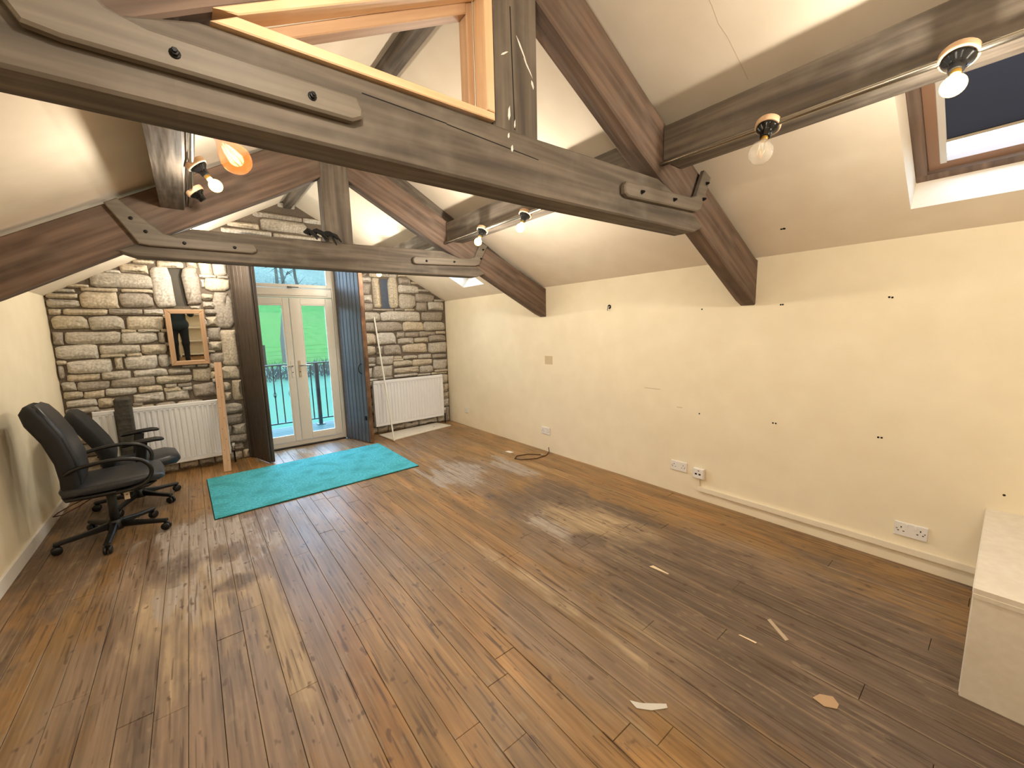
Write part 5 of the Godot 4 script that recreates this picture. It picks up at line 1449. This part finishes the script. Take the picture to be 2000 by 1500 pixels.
func build_outside() -> void:
	var dk := setting("floor_balcony")
	bx("joists", Vector3(1.0, -0.14, -6.85), Vector3(6.0, 0.16, 1.35), M.stake, dk, 0.0)
	for k in 10:
		bar("deck_board", Vector3(-2.0, -0.042, -6.26 - k * 0.125), Vector3(4.0, -0.042, -6.26 - k * 0.125), Vector3.UP, 0.03, 0.119, M.deck, dk, 0.004)
	var rl := thing("balcony_railing", "black metal balcony railing with basket twist bars outside the glazed doors", "railing", Vector3(0, 0, -7.25))
	bar("top_rail", Vector3(-2.0, 1.02, 0), Vector3(4.0, 1.02, 0), Vector3.UP, 0.02, 0.045, M.rail, rl, 0.003)
	bar("bottom_rail", Vector3(-2.0, 0.08, 0), Vector3(4.0, 0.08, 0), Vector3.UP, 0.02, 0.03, M.rail, rl, 0.003)
	for x in [-1.4, 1.60, 3.6]:
		bx("post", Vector3(x, 0.50, 0), Vector3(0.055, 1.05, 0.055), M.rail, rl, 0.004)
		bx("foot_plate", Vector3(x, -0.02, 0), Vector3(0.12, 0.012, 0.12), M.rail, rl, 0.002)
	for k in 46:
		var x := -1.3 + k * 0.108
		if absf(x - 1.60) < 0.05:
			continue
		var bar_ := bx("bar", Vector3(x, 0.55, 0), Vector3(0.016, 0.92, 0.016), M.rail, rl, 0.001)
		if k % 2 == 1:
			for s in 4:
				var bm := MB.new()
				var path := PackedVector3Array()
				for j in 9:
					var f := j / 8.0
					var a := s * TAU / 4 + f * PI
					path.append(Vector3(cos(a) * sin(f * PI) * 0.022, -0.06 + f * 0.12, sin(a) * sin(f * PI) * 0.022))
				bm.tube(path, 0.0035, 5)
				obj("basket_wire", bm.mesh(), M.rail, bar_)
	patch_of_ground("ground_meadow", -40, 60, -28.4, -7.6, 20, 16, M.meadow)
	patch_of_ground("ground_hill", -80, 120, -58.0, -28.4, 30, 20, M.grass)
	patch_of_ground("ground_woodland", -80, 120, -140.0, -58.0, 30, 16, M.woodfloor)
	# wire mesh fence at the foot of the hill
	var fe := thing("wire_fence", "wire mesh fence with stakes at the foot of the green hill", "fence", Vector3.ZERO)
	for k in 13:
		var x := -6.0 + k * 1.9
		bx("stake", Vector3(x, ground_y(x, -28.6) + 0.6, -28.6), Vector3(0.1, 1.5, 0.1), M.stake, fe, 0.0)
	var fm := MB.new()
	for k in 5:
		var y := 0.15 + k * 0.26
		fm.tube(PackedVector3Array([Vector3(-6.0, ground_y(-6.0, -28.6) + y, -28.5), Vector3(16.8, ground_y(16.8, -28.6) + y, -28.5)]), 0.004, 4)
	obj("wires", fm.mesh(), M.stake, fe)
	# a dark hedge bank below the field
	var hd := thing("hedge_bank", "dark bare hedge below the green hill", "hedge", Vector3.ZERO)
	var rng := RandomNumberGenerator.new()
	rng.seed = 12
	var hm := MB.new()
	for k in 2600:
		var x := rng.randf_range(-6.0, 17.0)
		var p := Vector3(x, ground_y(x, -26.5) + rng.randf_range(0.0, 0.7), -26.5 + rng.randf_range(-0.5, 0.5))
		var d := Vector3(rng.randf_range(-0.4, 0.4), rng.randf_range(0.2, 0.7), rng.randf_range(-0.3, 0.3))
		var s := Vector3(0.03, 0, 0.01)
		hm.tri(p - s, p + s, p + d, Vector3(0, 0, 1))
	var hg := obj("hedge_twigs", hm.mesh(), M.twig, hd)
	hg.set_meta("kind", "stuff")
	tree("leaning bare tree standing alone in front of the green field", Vector3(4.72, ground_y(4.72, -29.4), -29.4), 13.0, 0.17, 41, 300)
	rng.seed = 31
	for k in 7:
		var x := 2.5 + k * 3.4
		var z := -59.0 - (k % 2) * 5.0
		tree("bare woodland tree along the top of the green field", Vector3(x, ground_y(x, z), z), rng.randf_range(11.0, 16.0), rng.randf_range(0.16, 0.3), 100 + k, 5000)

# ---------------------------------------------------------------- scene
func _ready() -> void:
	var cam := Camera3D.new()
	cam.name = "camera"
	cam.fov = rad_to_deg(2.0 * atan(750.0 / 781.594))
	cam.position = Vector3(0, 1.5, 0)
	cam.rotation = Vector3(-0.13739743, -0.67254855, -0.02525405)
	cam.near = 0.02
	cam.far = 400.0
	add_child(cam)
	cam.current = true
	var env := Environment.new()
	env.background_mode = Environment.BG_SKY
	var sky := Sky.new()
	var sm := ProceduralSkyMaterial.new()
	sm.sky_top_color = Color(0.67, 0.84, 1.0)
	sm.sky_horizon_color = Color(0.81, 0.915, 1.0)
	sm.ground_bottom_color = Color(0.16, 0.22, 0.17)
	sm.ground_horizon_color = Color(0.45, 0.55, 0.50)
	env.background_energy_multiplier = SKY_E
	sky.sky_material = sm
	env.sky = sky
	env.tonemap_mode = Environment.TONE_MAPPER_LINEAR
	env.tonemap_exposure = EXPO
	env.sdfgi_enabled = true
	env.ssao_enabled = true
	env.ssil_enabled = true
	var we := WorldEnvironment.new()
	we.name = "environment"
	we.environment = env
	add_child(we)
	make_materials()
	M.sash = mat(Color(0.55, 0.42, 0.33), 0.5)
	M.alu = mat(Color(0.82, 0.80, 0.77), 0.35, 0.2)
	M.crack = mat(Color(0.76, 0.69, 0.59), 0.9)
	M.scuff = mat(Color(0.80, 0.72, 0.58), 0.85)
	M.slit_glass = tmat(blotch(91, Color(0.22, 0.20, 0.18), Color(0.52, 0.49, 0.44), Color(0.34, 0.34, 0.32), 0.5, 0.08), 0.12, 5.0, bump(92, 0.12, 6.0), 1.0)
	M.slit_glass.transparency = BaseMaterial3D.TRANSPARENCY_ALPHA
	M.slit_glass.albedo_color = Color(1, 1, 1, 0.95)
	M.slit_board = tmat(blotch(93, Color(0.24, 0.29, 0.37), Color(0.36, 0.40, 0.46), Color(0.26, 0.27, 0.33), 0.5, 0.05), 0.6, 3.0)
	M.brass_pale = mat(Color(0.78, 0.72, 0.62), 0.3, 0.4)
	M.bead = mat(Color(0.55, 0.44, 0.33), 0.4)
	M.edge_wood = tmat(wood(95, Color(0.26, 0.16, 0.10), Color(0.52, 0.37, 0.25), Color(0.6, 0.48, 0.36), 0.5), 0.5, 1.5)
	M.wall_plastic = mat(Color(0.93, 0.885, 0.79), 0.4)
	M.pole = mat(Color(0.88, 0.86, 0.80), 0.3)
	M.steel_dull = mat(Color(0.5, 0.5, 0.48), 0.4, 0.8)
	M.card_pale = mat(Color(0.72, 0.64, 0.54), 0.8)
	M.splinter = mat(Color(0.90, 0.82, 0.68), 0.8)
	M.fabric2 = tmat(blotch(97, Color(0.06, 0.065, 0.065), Color(0.11, 0.115, 0.115), Color(0.08, 0.08, 0.08), 0.4, 0.2), 0.75, 6.0)
	M.cloth_dark = mat(Color(0.09, 0.10, 0.12), 0.9)
	M.cloth_jacket = mat(Color(0.14, 0.19, 0.21), 0.85)
	M.skin = mat(Color(0.72, 0.52, 0.42), 0.6)
	M.hair = mat(Color(0.16, 0.11, 0.08), 0.6)
	M.lip = mat(Color(0.55, 0.30, 0.27), 0.6)
	build_floor()
	build_ceiling()
	build_walls()
	build_gable()
	skylight("window_1", "roof window with a half drawn dark blue blind", 0.235, 1.15, -0.41, 0.46, 0.82)
	skylight("window_2", "small far roof window above the radiator", 0.25, 1.0, -4.88, -4.39, 0.0)
	build_roof_timbers()
	build_glazed_door()
	plank_door("door_2", "dark brown plank door swung open towards the mirror side", Vector3(0.475, 0, -5.80), Vector3(0.607, 0, -5.325), 5, true)
	plank_door("door_3", "slate blue plank door swung open towards the long wall", Vector3(1.66, 0, -5.83), Vector3(1.79, 0, -5.36), 6, false)
	radiator("white panel radiator behind the chairs below the mirror", -0.836, 0.25, 0.113, 0.778)
	radiator("white panel radiator between the slate blue door and the cream wall", 1.985, 3.105, 0.13, 0.803)
	build_electrics()
	build_lamps()
	build_loose()
	build_chairs()
	build_behind()
	build_outside()
